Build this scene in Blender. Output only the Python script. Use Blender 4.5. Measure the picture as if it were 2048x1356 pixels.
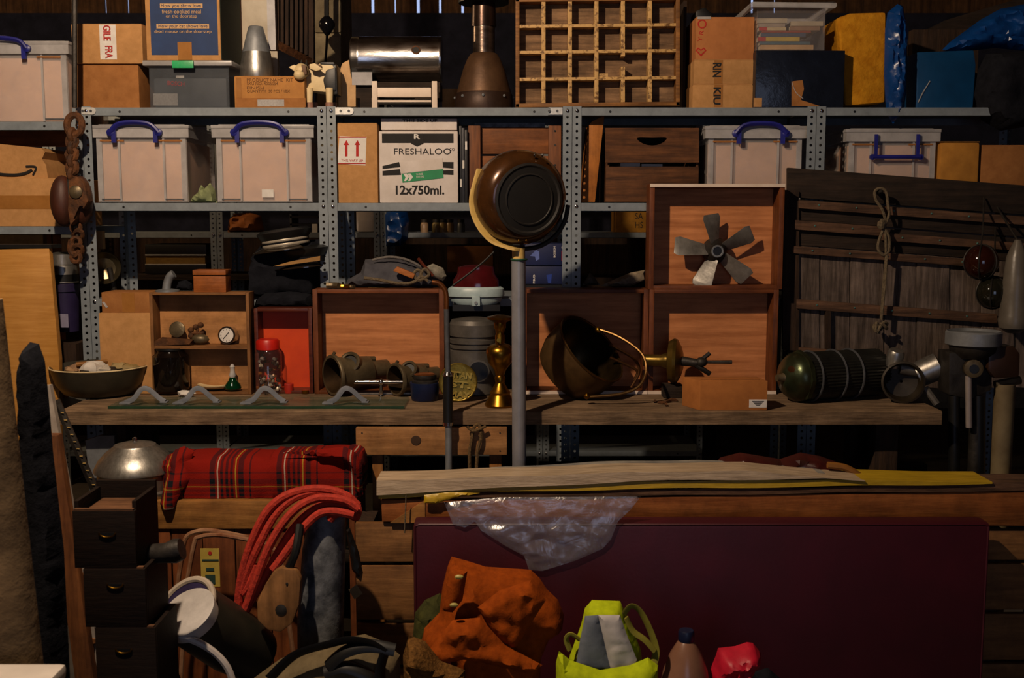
import bpy, bmesh, math, random
from mathutils import Vector, Matrix, noise
from mathutils.geometry import delaunay_2d_cdt

for o in list(bpy.data.objects): bpy.data.objects.remove(o)
SC = bpy.context.scene
COL = SC.collection
R = math.radians
# ------------------------------------------------------------------ camera
F = 2150.0                      # focal length in pixels of the 2048x1356 frame
PITCH = R(6.6)
CAM = Vector((0, -4.06, 1.55))
cd = bpy.data.cameras.new('camera'); cam = bpy.data.objects.new('camera', cd); COL.objects.link(cam)
cam.location = CAM; cam.rotation_euler = (R(90) - PITCH, 0, 0)
cd.sensor_width = 36; cd.lens = F / 2048 * 36; cd.clip_start = .05
cd.dof.use_dof = True; cd.dof.focus_distance = 3.9; cd.dof.aperture_fstop = 6.5
SC.camera = cam
# ------------------------------------------------------------------ world, lights, exposure
w = bpy.data.worlds.new('world'); SC.world = w; w.use_nodes = True
bg = w.node_tree.nodes['Background']; bg.inputs[0].default_value = (.50, .62, 1, 1); bg.inputs[1].default_value = .9
def light(name, kind, loc, col, energy, size=.05, target=None, size_y=None):
    l = bpy.data.lights.new(name, kind); o = bpy.data.objects.new(name, l); COL.objects.link(o)
    o.location = loc; l.color = col; l.energy = energy
    if kind == 'AREA':
        l.size = size; l.shape = 'RECTANGLE'; l.size_y = size_y or size
    else: l.shadow_soft_size = size
    if target is not None: o.rotation_euler = (Vector(target) - Vector(loc)).to_track_quat('-Z', 'Y').to_euler()
    return o
light('ceiling_bulb', 'POINT', (-.95, -2.2, 3.0), (1, .75, .52), 275, .035)
light('rear_bulb', 'POINT', (-2.75, 1.25, 2.75), (1, .66, .36), 55, .04)
light('doorway_daylight', 'AREA', (.5, -7.4, 1.75), (.70, .78, 1), 9, 1.6, (.5, 0, 1.5), 1.9)
vs = SC.view_settings; vs.view_transform = 'Standard'; vs.look = 'None'; vs.gamma = 1; vs.exposure = 0; vs.use_curve_mapping = False
# ------------------------------------------------------------------ pixel to place
cP, sP = math.cos(PITCH), math.sin(PITCH)
def ray(u, v):
    x = (u - 1024) / F; z = (678 - v) / F
    return Vector((x, cP + z * sP, -sP + z * cP))
def P(u, v, Y):
    d = ray(u, v); return CAM + d * ((Y - CAM.y) / d.y)
def on(u, v, z):
    d = ray(u, v); return CAM + d * ((z - CAM.z) / d.z)
def K(Y, v=678):                # metres per pixel at depth Y
    return (Y - CAM.y) / ray(1024, v).y / F
# ------------------------------------------------------------------ materials
def lin(h):
    if not isinstance(h, str): return h
    c = [int(h[i:i + 2], 16) / 255 for i in (0, 2, 4)]
    return tuple(x / 12.92 if x <= .04045 else ((x + .055) / 1.055) ** 2.4 for x in c)
MATS = {}
def nodes(name):
    m = bpy.data.materials.new(name); m.use_nodes = True
    return m, m.node_tree.nodes, m.node_tree.links, m.node_tree.nodes['Principled BSDF']
def mat(name, c, rough=.6, metal=0, c2=None, var=.25, sc=14, st=(1, 1, 1), bump=.15, bs=None, alpha=1, trans=0, coat=0, ior=1.45, spec=.5, sheen=0, lo=.3, hi=.7, detail=5, bd=.01, blotch=.14, bsc=7):
    if name in MATS: return MATS[name]
    m, N, L, b = nodes(name); c = lin(c)
    c2 = lin(c2) if c2 else tuple(x * (1 - var) for x in c)
    tc = N.new('ShaderNodeTexCoord'); mp = N.new('ShaderNodeMapping'); mp.inputs['Scale'].default_value = st
    oi = N.new('ShaderNodeObjectInfo'); ad = N.new('ShaderNodeVectorMath'); ad.operation = 'MULTIPLY_ADD'
    ad.inputs[1].default_value = (1, 1, 1)
    ml = N.new('ShaderNodeMath'); ml.operation = 'MULTIPLY'; ml.inputs[1].default_value = 37
    L.new(oi.outputs['Random'], ml.inputs[0]); L.new(tc.outputs['Object'], ad.inputs[0]); L.new(ml.outputs[0], ad.inputs[2]); L.new(ad.outputs[0], mp.inputs[0])
    n = N.new('ShaderNodeTexNoise'); n.inputs['Scale'].default_value = sc; n.inputs['Detail'].default_value = detail; n.inputs['Roughness'].default_value = .62
    L.new(mp.outputs[0], n.inputs['Vector'])
    r = N.new('ShaderNodeValToRGB'); r.color_ramp.elements[0].position = lo; r.color_ramp.elements[1].position = hi
    r.color_ramp.elements[0].color = (*c2, 1); r.color_ramp.elements[1].color = (*c, 1)
    L.new(n.outputs[0], r.inputs[0]); last = r.outputs[0]
    if blotch:
        nb = N.new('ShaderNodeTexNoise'); nb.inputs['Scale'].default_value = bsc; nb.inputs['Detail'].default_value = 6; nb.inputs['Roughness'].default_value = .7; L.new(ad.outputs[0], nb.inputs['Vector'])
        rb_ = N.new('ShaderNodeValToRGB'); rb_.color_ramp.elements[0].position = .36; rb_.color_ramp.elements[1].position = .62
        g = 1 - blotch; rb_.color_ramp.elements[0].color = (g, g, g, 1); rb_.color_ramp.elements[1].color = (1, 1, 1, 1)
        L.new(nb.outputs[0], rb_.inputs[0]); mx = N.new('ShaderNodeMix'); mx.data_type = 'RGBA'; mx.blend_type = 'MULTIPLY'; mx.inputs[0].default_value = 1
        L.new(last, mx.inputs[6]); L.new(rb_.outputs[0], mx.inputs[7]); last = mx.outputs[2]
    L.new(last, b.inputs['Base Color'])
    b.inputs['Roughness'].default_value = rough; b.inputs['Metallic'].default_value = metal
    b.inputs['Alpha'].default_value = alpha; b.inputs['Transmission Weight'].default_value = trans
    b.inputs['Coat Weight'].default_value = coat; b.inputs['IOR'].default_value = ior; b.inputs['Specular IOR Level'].default_value = spec
    b.inputs['Sheen Weight'].default_value = sheen
    if bump:
        bp = N.new('ShaderNodeBump'); bp.inputs['Strength'].default_value = bump; bp.inputs['Distance'].default_value = bd
        if bs:
            n2 = N.new('ShaderNodeTexNoise'); n2.inputs['Scale'].default_value = bs; n2.inputs['Detail'].default_value = 4
            L.new(mp.outputs[0], n2.inputs['Vector']); L.new(n2.outputs[0], bp.inputs['Height'])
        else: L.new(n.outputs[0], bp.inputs['Height'])
        L.new(bp.outputs[0], b.inputs['Normal'])
    MATS[name] = m; return m
def wood(name, c, c2, ax='x', sc=1, rough=.65, bump=.25, coat=0, spec=.35, blotch=.42):
    st = {'x': (2.2, 26, 26), 'y': (26, 2.2, 26), 'z': (26, 26, 2.2)}[ax]
    return mat(name, c, rough, 0, c2, sc=2.2 * sc, st=st, bump=bump, coat=coat, spec=spec, lo=.32, hi=.68, detail=7, blotch=blotch, bsc=9)
def tartan(name):
    m, N, L, b = nodes(name)
    tc = N.new('ShaderNodeTexCoord'); sx = N.new('ShaderNodeSeparateXYZ'); L.new(tc.outputs['Object'], sx.inputs[0])
    def stripes(out, per, off):
        a = N.new('ShaderNodeMath'); a.operation = 'MULTIPLY_ADD'; a.inputs[1].default_value = 1 / per; a.inputs[2].default_value = off; L.new(out, a.inputs[0])
        f = N.new('ShaderNodeMath'); f.operation = 'FRACT'; L.new(a.outputs[0], f.inputs[0])
        r = N.new('ShaderNodeValToRGB'); r.color_ramp.interpolation = 'CONSTANT'; e = r.color_ramp.elements
        red, dk, wh, ye = lin('78160e') + (1,), lin('13161c') + (1,), lin('b5ab98') + (1,), lin('a58b30') + (1,)
        seq = [(0, red), (.36, dk), (.44, red), (.47, wh), (.49, red), (.52, dk), (.56, red), (.60, dk), (.64, red), (.67, dk), (.71, red), (.74, ye), (.76, red), (.79, dk), (.87, red), (.95, dk), (.975, red)]
        e[0].position, e[0].color = seq[0]; e[1].position, e[1].color = seq[1]
        for p, c in seq[2:]:
            q = e.new(p); q.color = c
        L.new(f.outputs[0], r.inputs[0]); return r.outputs[0]
    mx = N.new('ShaderNodeMix'); mx.data_type = 'RGBA'; mx.inputs[0].default_value = .33
    L.new(stripes(sx.outputs[0], .215, .12), mx.inputs[6]); L.new(stripes(sx.outputs[2], .215, .48), mx.inputs[7])
    n = N.new('ShaderNodeTexNoise'); n.inputs['Scale'].default_value = 260; L.new(tc.outputs['Object'], n.inputs['Vector'])
    bp = N.new('ShaderNodeBump'); bp.inputs['Strength'].default_value = .35; bp.inputs['Distance'].default_value = .004; L.new(n.outputs[0], bp.inputs['Height'])
    L.new(bp.outputs[0], b.inputs['Normal']); L.new(mx.outputs[2], b.inputs['Base Color']); b.inputs['Roughness'].default_value = .95; b.inputs['Specular IOR Level'].default_value = .1
    return m
steel = mat('grey_enamel_steel', '7e878e', .45, .0, '6e767d', sc=30, bump=.05)
steeld = mat('dull_dark_steel', '54565a', .5, .2, '3a3b3e', sc=30, bump=.05)
zinc = mat('zinc_plate', 'd5d6d4', .4, .3, 'b5b5b2', sc=60, bump=.05)
chrome = mat('chrome', 'e0e0e4', .14, 1, 'b9b9be', sc=20, bump=.03)
tinplate = mat('worn_tinplate', 'c2c0be', .22, 1, '6d5f55', sc=7, st=(1, 3, 3), bump=.12, lo=.3, hi=.55)
alum = mat('brushed_aluminium', 'b9b6b0', .38, .9, '93908a', sc=18, st=(4, 4, 1), bump=.06)
galv = mat('galvanised_grey', '8d9195', .5, .45, '6d7074', sc=16, bump=.1)
iron = mat('dark_cast_iron', '3b3733', .55, .5, '211d1a', sc=22, bump=.3)
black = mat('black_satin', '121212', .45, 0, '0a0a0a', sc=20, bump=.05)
blackcl = mat('black_cloth', '1b1c22', .95, 0, '121318', sc=40, bump=.35, spec=.1)
brass = mat('aged_brass', 'b98a2e', .3, 1, '6b4a18', sc=9, bump=.1)
bronze = mat('dull_bronze', '75674e', .45, .55, '4a3f2e', sc=16, bump=.25)
bucketm = mat('tarnished_copper', '6d5230', .45, .6, '3a2a18', sc=9, bump=.2)
verdi = mat('green_patina_brass', '47563f', .3, .75, '33260f', sc=7, bump=.25)
rust = mat('rusted_iron', '6d4220', .8, .2, '2a190e', sc=30, bump=.6)
rope_m = mat('hemp_rope', '75664f', .9, 0, '483d2d', sc=120, bump=.6)
card = mat('cardboard', 'b98a58', .85, 0, 'a87c4c', sc=40, bump=.08, spec=.2)
cardd = mat('brown_cardboard', '9d6a3c', .85, 0, '8a5a30', sc=26, bump=.08, spec=.2)
cardp = mat('pale_cardboard', 'c9a478', .85, 0, 'b8936a', sc=40, bump=.06, spec=.2)
tape = mat('brown_tape', 'a5713a', .25, 0, '96642f', sc=20, bump=.1, alpha=.9)
whitec = mat('white_carton', 'd2cac6', .8, 0, 'c2b8b0', sc=9, bump=.05, spec=.2)
ink = mat('black_ink', '1c1a1a', .8, 0, '151313', bump=0)
inkb = mat('brown_ink', '6b4423', .85, 0, '5a3a1e', bump=0)
redink = mat('red_ink', 'b3221b', .8, 0, '9a1a15', bump=0)
white = mat('white_paper', 'd8d4cf', .75, 0, 'c9c4be', sc=30, bump=0)
greyp = mat('grey_print', 'a5a2a0', .8, 0, '8f8c8a', sc=200, bump=0)
navy = mat('navy_print', '1b3664', .7, 0, '162d55', sc=12, bump=0)
greenp = mat('green_print', '1b8a55', .6, 0, '167548', sc=12, bump=0)
clear = mat('milky_clear_plastic', 'd6cfcc', .22, 0, 'cbc5c3', sc=12, bump=.04, alpha=.2)
clearr = mat('clear_plastic_rim', 'c2bfc0', .3, 0, 'aaa8a8', sc=14, bump=.04, alpha=.62)
smoke = mat('smoky_clear_plastic', '70767e', .25, 0, '5d636b', sc=12, bump=.04, alpha=.22)
lit_contents = mat('beige_lit_contents', 'd6aa8c', .85, 0, 'c6a08a', sc=22, bump=.03, spec=.2)  # pinkish tone paints the light coming through the bin plastic
bluep = mat('blue_plastic', '22257e', .4, 0, '1b1d68', sc=10, bump=.03)
tarp = mat('blue_tarpaulin', '0c3f80', .3, 0, '082e62', sc=6, bump=.5, spec=.5)
foam = mat('yellow_foam', 'c98c22', .95, 0, 'a86c14', sc=30, bump=.5, spec=.1)
whitew = mat('white_painted_wood', 'dccbbb', .55, 0, 'cdbaa8', sc=12, bump=.05)
cream = mat('cream_enamel', 'd2b16a', .4, 0, 'bd9a50', sc=14, bump=.05)
brownl = mat('brown_hammered_enamel', '4a2c14', .22, .35, '35200f', sc=14, bump=.08, coat=.4)
darkr = mat('dark_rubber', '1e1a17', .6, 0, '171411', sc=12, bump=.08)
ply = wood('orange_plywood', 'c98452', '9c5e33', 'x', .8, .6, .08, blotch=.15)
drawer_w = wood('mahogany_drawer_wood', '7a4424', '54290f', 'x', 1, .5, .15)
drawer_z = wood('mahogany_drawer_side', '7a4424', '54290f', 'z', 1, .5, .15)
pine = wood('pine_board', 'a8763c', '7d5124', 'x', .8)
pinez = wood('pine_upright', 'a06c36', '76491f', 'z', .8)
orangew = wood('orange_timber', 'a86530', '80451c', 'x', .7)
redwood = wood('red_brown_board', '7d4522', '54290f', 'z', .8)
greyw = wood('weathered_bench_wood', '8a7157', '53402d', 'x', 1.1, .85, .5)
oldz = wood('weathered_grey_board', '73645b', '41362f', 'z', 1.1, .85, .5)
oldx = wood('old_brown_batten', '6d4f3b', '3c2a1f', 'x', 1.1, .85, .5)
darkx = wood('dark_old_board', '35281f', '1e1611', 'x', 1.0, .85, .5)
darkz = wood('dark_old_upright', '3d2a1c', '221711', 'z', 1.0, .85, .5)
cratew = wood('stained_crate_board', '6d4425', '3f2514', 'x', 1, .75, .3)
oakw = wood('yellow_oak_panel', 'b98642', 'a4702d', 'x', 1.2, .5, .06, blotch=.1)
trayw = wood('letter_tray_wood', '9c6a34', '6d4520', 'x', 1.5, .6, .2)
trayb = wood('letter_tray_backing', '8f6f50', '5a4430', 'x', 1.2, .8, .3)
type_m = mat('tray_strip_with_dark_letters', 'c29a5e', .6, 0, '6b4a24', sc=55, bump=.2, lo=.38, hi=.5)
barnw = wood('barn_wall_board', '6b4a2c', '3d291a', 'z', .6, .9, .5)
concrete = mat('dusty_floor', '4d463f', .9, 0, '3a342e', sc=6, bump=.3)
plaster = mat('whitewashed_plaster', 'c8bfae', .9, 0, 'a89d8a', sc=5, bump=.3)
stone = mat('yellow_grey_stone', '8f8266', .95, 0, '655a45', sc=9, bump=.7)
darkfelt = mat('dark_roofing_felt', '2b2c3a', .9, 0, '1d1e28', sc=9, bump=.4, spec=.2)
maroon = mat('maroon_vinyl', '430c1a', .5, 0, '380a16', sc=5, bump=.05, bs=90)
orangerope = mat('orange_red_cord', 'b5301b', .8, 0, '8c2112', sc=70, bump=.4)
rustcl = mat('rust_orange_canvas', '96440f', .92, 0, '7a350b', sc=50, bump=.25, spec=.1)
lime = mat('lime_hi_vis_fabric', 'b4c412', .85, 0, '98a80d', sc=40, bump=.2, spec=.2)
reflect = mat('silver_reflective_panel', 'c8c2bd', .6, 0, 'aaa5a2', sc=10, bump=.15)
greycl = mat('slate_grey_fabric', '6f7680', .8, 0, '626973', sc=30, bump=.15)
olive = mat('olive_fabric', '4a4a24', .95, 0, '30311a', sc=26, bump=.5, spec=.1)
khaki = mat('khaki_canvas', '6d6047', .95, 0, '574c38', sc=30, bump=.3, spec=.1)
furm = mat('tan_pile_fabric', '7a552a', .95, 0, '4a3218', sc=90, bump=.8, spec=.1)
redcl = mat('crimson_nylon', 'c41632', .5, 0, 'a01027', sc=20, bump=.15)
greencl = mat('pale_green_cloth', '939c74', .9, 0, '757e58', sc=25, bump=.3, spec=.1)
glassg = mat('green_bottle_glass', '0c4a2a', .08, 0, '093d22', bump=0, trans=.6)
glassc = mat('clear_jar_glass', 'c9c4ba', .08, 0, 'bdb8ae', bump=0, alpha=.12)
amber = mat('amber_float_glass', '2a0f08', .08, 0, '1d0a06', sc=5, bump=.05, coat=.3)
darkgl = mat('dark_green_float_glass', '1d1c13', .08, 0, '14140e', sc=5, bump=.05, coat=.3)
glassp = mat('greenish_glass_pane', '5a6a58', .12, 0, '4c5c4a', bump=0, alpha=.3)
redpl = mat('red_plastic', 'c42014', .4, 0, 'a81a10', bump=.03)
redpnt = mat('orange_red_paint', 'd8480f', .5, 0, 'b5300a', sc=4, bump=.05)
dkred = mat('dark_mahogany', '5a2412', .4, 0, '3f170b', sc=9, st=(1, 8, 8), bump=.1)
lblue = mat('pale_blue_enamel', 'a9bcc0', .4, 0, '93a6aa', sc=14, bump=.05)
maroonp = mat('maroon_clear_plastic', '4a1216', .12, 0, '3a0d10', bump=.02, coat=.3)
blueb = mat('navy_box_print', '121c4a', .5, 0, '0e163c', bump=0)
purple = mat('purple_plastic', '2c2448', .4, 0, '231d3a', bump=.03)
yellowf = mat('yellow_film', 'c2a024', .4, 0, 'a5861c', sc=12, st=(1, 6, 6), bump=.2)
palefilm = mat('pale_wrapping_film', 'c2ad92', .4, 0, '9a866e', sc=8, st=(1, 8, 8), bump=.35)
def film(name, rough=.16, haze=.10, bump=.9, sc=38, ior=1.55, hc=(.55, .5, .5, 1)):
    m, N, L, b = nodes(name); N.remove(b); out = N['Material Output']
    tr = N.new('ShaderNodeBsdfTransparent'); gl = N.new('ShaderNodeBsdfGlossy'); gl.inputs['Roughness'].default_value = rough
    df = N.new('ShaderNodeBsdfDiffuse'); df.inputs[0].default_value = hc
    tc = N.new('ShaderNodeTexCoord'); n = N.new('ShaderNodeTexNoise'); n.inputs['Scale'].default_value = sc; n.inputs['Detail'].default_value = 6; n.inputs['Distortion'].default_value = 1.2
    L.new(tc.outputs['Object'], n.inputs['Vector']); bp = N.new('ShaderNodeBump'); bp.inputs['Strength'].default_value = bump; bp.inputs['Distance'].default_value = .012
    L.new(n.outputs[0], bp.inputs['Height'])
    fc = N.new('ShaderNodeLayerWeight'); fc.inputs['Blend'].default_value = .5; L.new(bp.outputs[0], fc.inputs['Normal'])
    pw_ = N.new('ShaderNodeMath'); pw_.operation = 'POWER'; pw_.inputs[1].default_value = 3; L.new(fc.outputs['Facing'], pw_.inputs[0])
    lw = N.new('ShaderNodeMath'); lw.operation = 'MULTIPLY_ADD'; lw.inputs[1].default_value = .5; lw.inputs[2].default_value = ((ior - 1) / (ior + 1)) ** 2; lw.use_clamp = True; L.new(pw_.outputs[0], lw.inputs[0]); L.new(bp.outputs[0], gl.inputs['Normal'])
    m1 = N.new('ShaderNodeMixShader'); m1.inputs[0].default_value = haze; L.new(tr.outputs[0], m1.inputs[1]); L.new(df.outputs[0], m1.inputs[2])
    m2 = N.new('ShaderNodeMixShader'); L.new(lw.outputs[0], m2.inputs[0]); L.new(m1.outputs[0], m2.inputs[1]); L.new(gl.outputs[0], m2.inputs[2])
    L.new(m2.outputs[0], out.inputs[0]); return m
crinkle = film('clear_crinkled_polythene', .27, .10, .9, 11, 2.1, (.62, .56, .64, 1))  # lilac haze colour paints the violet daylight sheen into the film
thin = film('thin_clear_plastic', .25, .07, .05)
jarg = film('jar_glass_film', .05, .02, .02)
cows = mat('ivory_painted_wood', 'd8c498', .55, 0, 'c9b184', sc=14, bump=.08)
stonepost = mat('mottled_tan_stone', '8d7350', .9, 0, '5c4830', sc=11, bump=.4)
tart = tartan('red_tartan_wool')
# ------------------------------------------------------------------ mesh building
class MB:
    def __init__(s): s.v = []; s.f = []
    def add(s, vs, fs, M=None):
        n = len(s.v)
        for p in vs: s.v.append((M @ Vector(p)) if M is not None else Vector(p))
        for f in fs: s.f.append(tuple(i + n for i in f))
        return s
    def box(s, c, d, M=None):
        x, y, z = d[0] / 2, d[1] / 2, d[2] / 2; a, b, e = c
        vs = [(a + i * x, b + j * y, e + k * z) for i in (-1, 1) for j in (-1, 1) for k in (-1, 1)]
        return s.add(vs, [(0, 1, 3, 2), (4, 6, 7, 5), (0, 4, 5, 1), (2, 3, 7, 6), (0, 2, 6, 4), (1, 5, 7, 3)], M)
    def bb(s, x0, x1, y0, y1, z0, z1, M=None):
        return s.box(((x0 + x1) / 2, (y0 + y1) / 2, (z0 + z1) / 2), (abs(x1 - x0), abs(y1 - y0), abs(z1 - z0)), M)
    def pb(s, u0, v0, u1, v1, Y, d):            # front face at depth Y seen in that pixel rectangle
        a = P(u0, v1, Y); b = P(u1, v0, Y); return s.bb(a.x, b.x, Y, Y + d, a.z, b.z)
    def prism(s, poly, y0, y1, M=None):         # poly of (x, z), extruded in y
        n = len(poly)
        vs = [(p[0], y0, p[1]) for p in poly] + [(p[0], y1, p[1]) for p in poly]
        fs = [tuple(range(n)), tuple(range(2 * n - 1, n - 1, -1))] + [(i, i + n, (i + 1) % n + n, (i + 1) % n) for i in range(n)]
        return s.add(vs, fs, M)
    def slab(s, pts, Y, d):                     # outline in pixels at depth Y, real thickness d
        return s.prism([(P(u, v, Y).x, P(u, v, Y).z) for u, v in pts], Y, Y + d)
    def lathe(s, prof, M=None, n=24, cap=True):
        vs = []; fs = []
        for r, h in prof:
            for i in range(n):
                a = 2 * math.pi * i / n; vs.append((r * math.cos(a), r * math.sin(a), h))
        for j in range(len(prof) - 1):
            for i in range(n):
                k = (i + 1) % n; fs.append((j * n + i, j * n + k, (j + 1) * n + k, (j + 1) * n + i))
        if cap:
            fs.append(tuple(range(n - 1, -1, -1))); q = (len(prof) - 1) * n; fs.append(tuple(range(q, q + n)))
        return s.add(vs, fs, M)
    def tube(s, pts, r, n=8, closed=False, sq=1):
        pts = [Vector(p) for p in pts]; m = len(pts); vs = []; fs = []; up = None
        for j, p in enumerate(pts):
            a = pts[(j - 1) % m] if (closed or j) else p; b = pts[(j + 1) % m] if (closed or j < m - 1) else p
            t = (b - a).normalized()
            if up is None: up = t.orthogonal().normalized()
            else: up = (up - t * up.dot(t)).normalized()
            w_ = t.cross(up); rr = r[j] if isinstance(r, (list, tuple)) else r
            for i in range(n):
                g = 2 * math.pi * i / n; vs.append(p + up * (rr * math.cos(g)) + w_ * (rr * sq * math.sin(g)))
        for j in range(m if closed else m - 1):
            for i in range(n):
                k = (i + 1) % n; q = ((j + 1) % m) * n; fs.append((j * n + i, j * n + k, q + k, q + i))
        if not closed: fs.append(tuple(range(n - 1, -1, -1))); fs.append(tuple(range((m - 1) * n, m * n)))
        return s.add(vs, fs)
    def ell(s, c, r, n=16, M=None, rough=0, seed=0):
        vs = []; fs = []; h = n // 2
        for j in range(h + 1):
            t = math.pi * j / h
            for i in range(n):
                a = 2 * math.pi * i / n; d = Vector((math.sin(t) * math.cos(a), math.sin(t) * math.sin(a), math.cos(t)))
                k = 1 + (rough * noise.noise(d * 2.2 + Vector((seed * 3.1, 0, 0))) if rough else 0)
                vs.append((c[0] + r[0] * d.x * k, c[1] + r[1] * d.y * k, c[2] + r[2] * d.z * k))
        for j in range(h):
            for i in range(n):
                k = (i + 1) % n; fs.append((j * n + i, (j + 1) * n + i, (j + 1) * n + k, j * n + k))
        return s.add(vs, fs, M)
    def puff(s, poly, Y, thick, step=9, seed=0, fold=.012, freq=(9, 9), lean=0, back=.3, edge=.035, sharp=False):
        pw = [P(u, v, Y) for u, v in poly]; p2 = [Vector((p.x, p.z)) for p in pw]
        k = K(Y); st = step * k
        pts = []; n = len(p2)
        for i in range(n):
            a, b = p2[i], p2[(i + 1) % n]; m = max(1, int((b - a).length / st))
            for j in range(m): pts.append(a.lerp(b, j / m))
        nb = len(pts); bd = pts[:]
        def dist(q):
            best = 9
            for i in range(n):
                a, b = p2[i], p2[(i + 1) % n]; e = b - a; t = max(0, min(1, (q - a).dot(e) / max(e.length_squared, 1e-12)))
                best = min(best, (a + e * t - q).length)
            return best
        def inside(q):
            c = False
            for i in range(n):
                a, b = p2[i], p2[(i + 1) % n]
                if (a.y > q.y) != (b.y > q.y) and q.x < (b.x - a.x) * (q.y - a.y) / (b.y - a.y) + a.x: c = not c
            return c
        x0, x1 = min(p.x for p in p2), max(p.x for p in p2); z0, z1 = min(p.y for p in p2), max(p.y for p in p2)
        rnd = random.Random(seed); zz = z0
        while zz < z1:
            xx = x0
            while xx < x1:
                q = Vector((xx + rnd.uniform(-.3, .3) * st, zz + rnd.uniform(-.3, .3) * st))
                if inside(q) and dist(q) > st * .5: pts.append(q)
                xx += st
            zz += st
        ov, oe, of, *_ = delaunay_2d_cdt(pts, [(i, (i + 1) % nb) for i in range(nb)], [], 1, 1e-6)
        fr = []; bk = []; remap = {}; isb = []
        for i, q in enumerate(ov):
            d = dist(q); g = min(1, d / edge); hgt = math.sqrt(max(0, 1 - (1 - g) ** 2))
            w_ = noise.noise(Vector((q.x * freq[0] + seed * 7.3, q.y * freq[1], seed))) + .5 * noise.noise(Vector((q.x * freq[0] * 2.3, q.y * freq[1] * 2.3 + 5, seed * 2)))
            if sharp: w_ = 1 - 2.2 * abs(w_)
            else: w_ += .4 * (1 - 3 * abs(noise.noise(Vector((q.x * freq[0] * 1.1 + q.y * 4 + seed, q.y * freq[1] * 1.1 - q.x * 3, seed * 1.7)))))
            yy = Y + lean * (q.y - z0)
            fr.append((q.x, yy - thick * hgt - fold * w_ * min(1, g * 1.5), q.y)); isb.append(d < 1e-5)
        N = len(ov); idx = []
        for i, q in enumerate(ov):
            if isb[i]: idx.append(i)
            else:
                idx.append(N + len(bk)); d = dist(q); bk.append((q.x, Y + lean * (q.y - z0) + back * thick * min(1, d / edge), q.y))
        fs = []
        for t in of:
            fs.append(tuple(t)); fs.append(tuple(idx[i] for i in reversed(t)))
        return s.add(fr + bk, fs)
    def mesh(s, name, m, bevel=0, ang=38):
        me = bpy.data.meshes.new(name); bm = bmesh.new()
        vv = [bm.verts.new(p) for p in s.v]
        for f in s.f:
            try: bm.faces.new([vv[i] for i in f])
            except ValueError: pass
        if bevel: bmesh.ops.bevel(bm, geom=bm.edges[:], offset=bevel, segments=2, affect='EDGES', profile=.6, clamp_overlap=True)
        bmesh.ops.recalc_face_normals(bm, faces=bm.faces[:])
        for f in bm.faces: f.smooth = True
        bm.to_mesh(me); bm.free(); me.set_sharp_from_angle(angle=R(ang)); me.materials.append(m); return me
    def build(s, name, m, par=None, bevel=0, label=None, ang=38):
        o = bpy.data.objects.new(name, s.mesh(name, m, bevel, ang)); COL.objects.link(o)
        if par is not None:
            o.parent = par
            root = par
            off = Vector((0, 0, 0))
            while root is not None: off += root.location; root = root.parent
            # parents are only translated, so their world offset is the sum of locations
            o.location = Vector((0, 0, 0)); o.matrix_parent_inverse = Matrix.Identity(4)
            me = o.data; me.transform(Matrix.Translation(-off))
        if label: o['label'] = label
        return o
    def top(s, name, m, label, cat, group=None, bevel=0, kind=None, ang=38):
        xs = [p.x for p in s.v]; ys = [p.y for p in s.v]; zs = [p.z for p in s.v]
        loc = Vector(((min(xs) + max(xs)) / 2, (min(ys) + max(ys)) / 2, min(zs)))
        s.v = [p - loc for p in s.v]
        o = bpy.data.objects.new(name, s.mesh(name, m, bevel, ang)); COL.objects.link(o); o.location = loc
        if label: o['label'] = label
        if cat: o['category'] = cat
        if group: o['group'] = group
        if kind: o['kind'] = kind
        return o
def T(name, label, cat, loc, group=None):
    o = bpy.data.objects.new(name, None); COL.objects.link(o); o.location = Vector(loc); o.empty_display_size = .05
    o['label'] = label; o['category'] = cat
    if group: o['group'] = group
    return o
def text(body, u, v, Y, hpx, par, m=ink, wpx=None, rot=0, bold=0, name='lettering', shear=0):
    cu = bpy.data.curves.new('t', 'FONT'); cu.body = body; cu.offset = bold; cu.align_x = 'LEFT'; cu.shear = shear; cu.resolution_u = 3
    ob = bpy.data.objects.new('t', cu); COL.objects.link(ob)
    me = bpy.data.meshes.new_from_object(ob.evaluated_get(bpy.context.evaluated_depsgraph_get())); bpy.data.objects.remove(ob); bpy.data.curves.remove(cu)
    k = K(Y, v); xs = [p.co.x for p in me.vertices]; ys = [p.co.y for p in me.vertices]
    x0, x1, y0, y1 = min(xs), max(xs), min(ys), max(ys); sy = hpx * k / (y1 - y0); sx = wpx * k / (x1 - x0) if wpx else sy
    c = P(u, v, Y); off = Vector((0, 0, 0)); q = par
    while q is not None: off += q.location; q = q.parent
    ca, sa = math.cos(R(rot)), math.sin(R(rot))
    for p in me.vertices:
        a = (p.co.x - (x0 + x1) / 2) * sx; b = (p.co.y - (y0 + y1) / 2) * sy
        p.co = Vector((c.x + a * ca - b * sa, Y - .0012, c.z + a * sa + b * ca)) - off
    me.materials.append(m); o = bpy.data.objects.new(name, me); COL.objects.link(o); o.parent = par; return o
def disc_m(c, axis):        # matrix taking +Z to axis at c
    return Matrix.Translation(Vector(c)) @ Vector(axis).to_track_quat('Z', 'Y').to_matrix().to_4x4()
def dup(root, delta, label=None, group=None):
    r = root.copy(); COL.objects.link(r); r.location = root.location + Vector(delta)
    if label: r['label'] = label
    if group: r['group'] = group
    for ch in list(root.children):
        c = ch.copy(); COL.objects.link(c); c.parent = r
        for g in list(ch.children):
            d = g.copy(); COL.objects.link(d); d.parent = c
    return r
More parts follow.
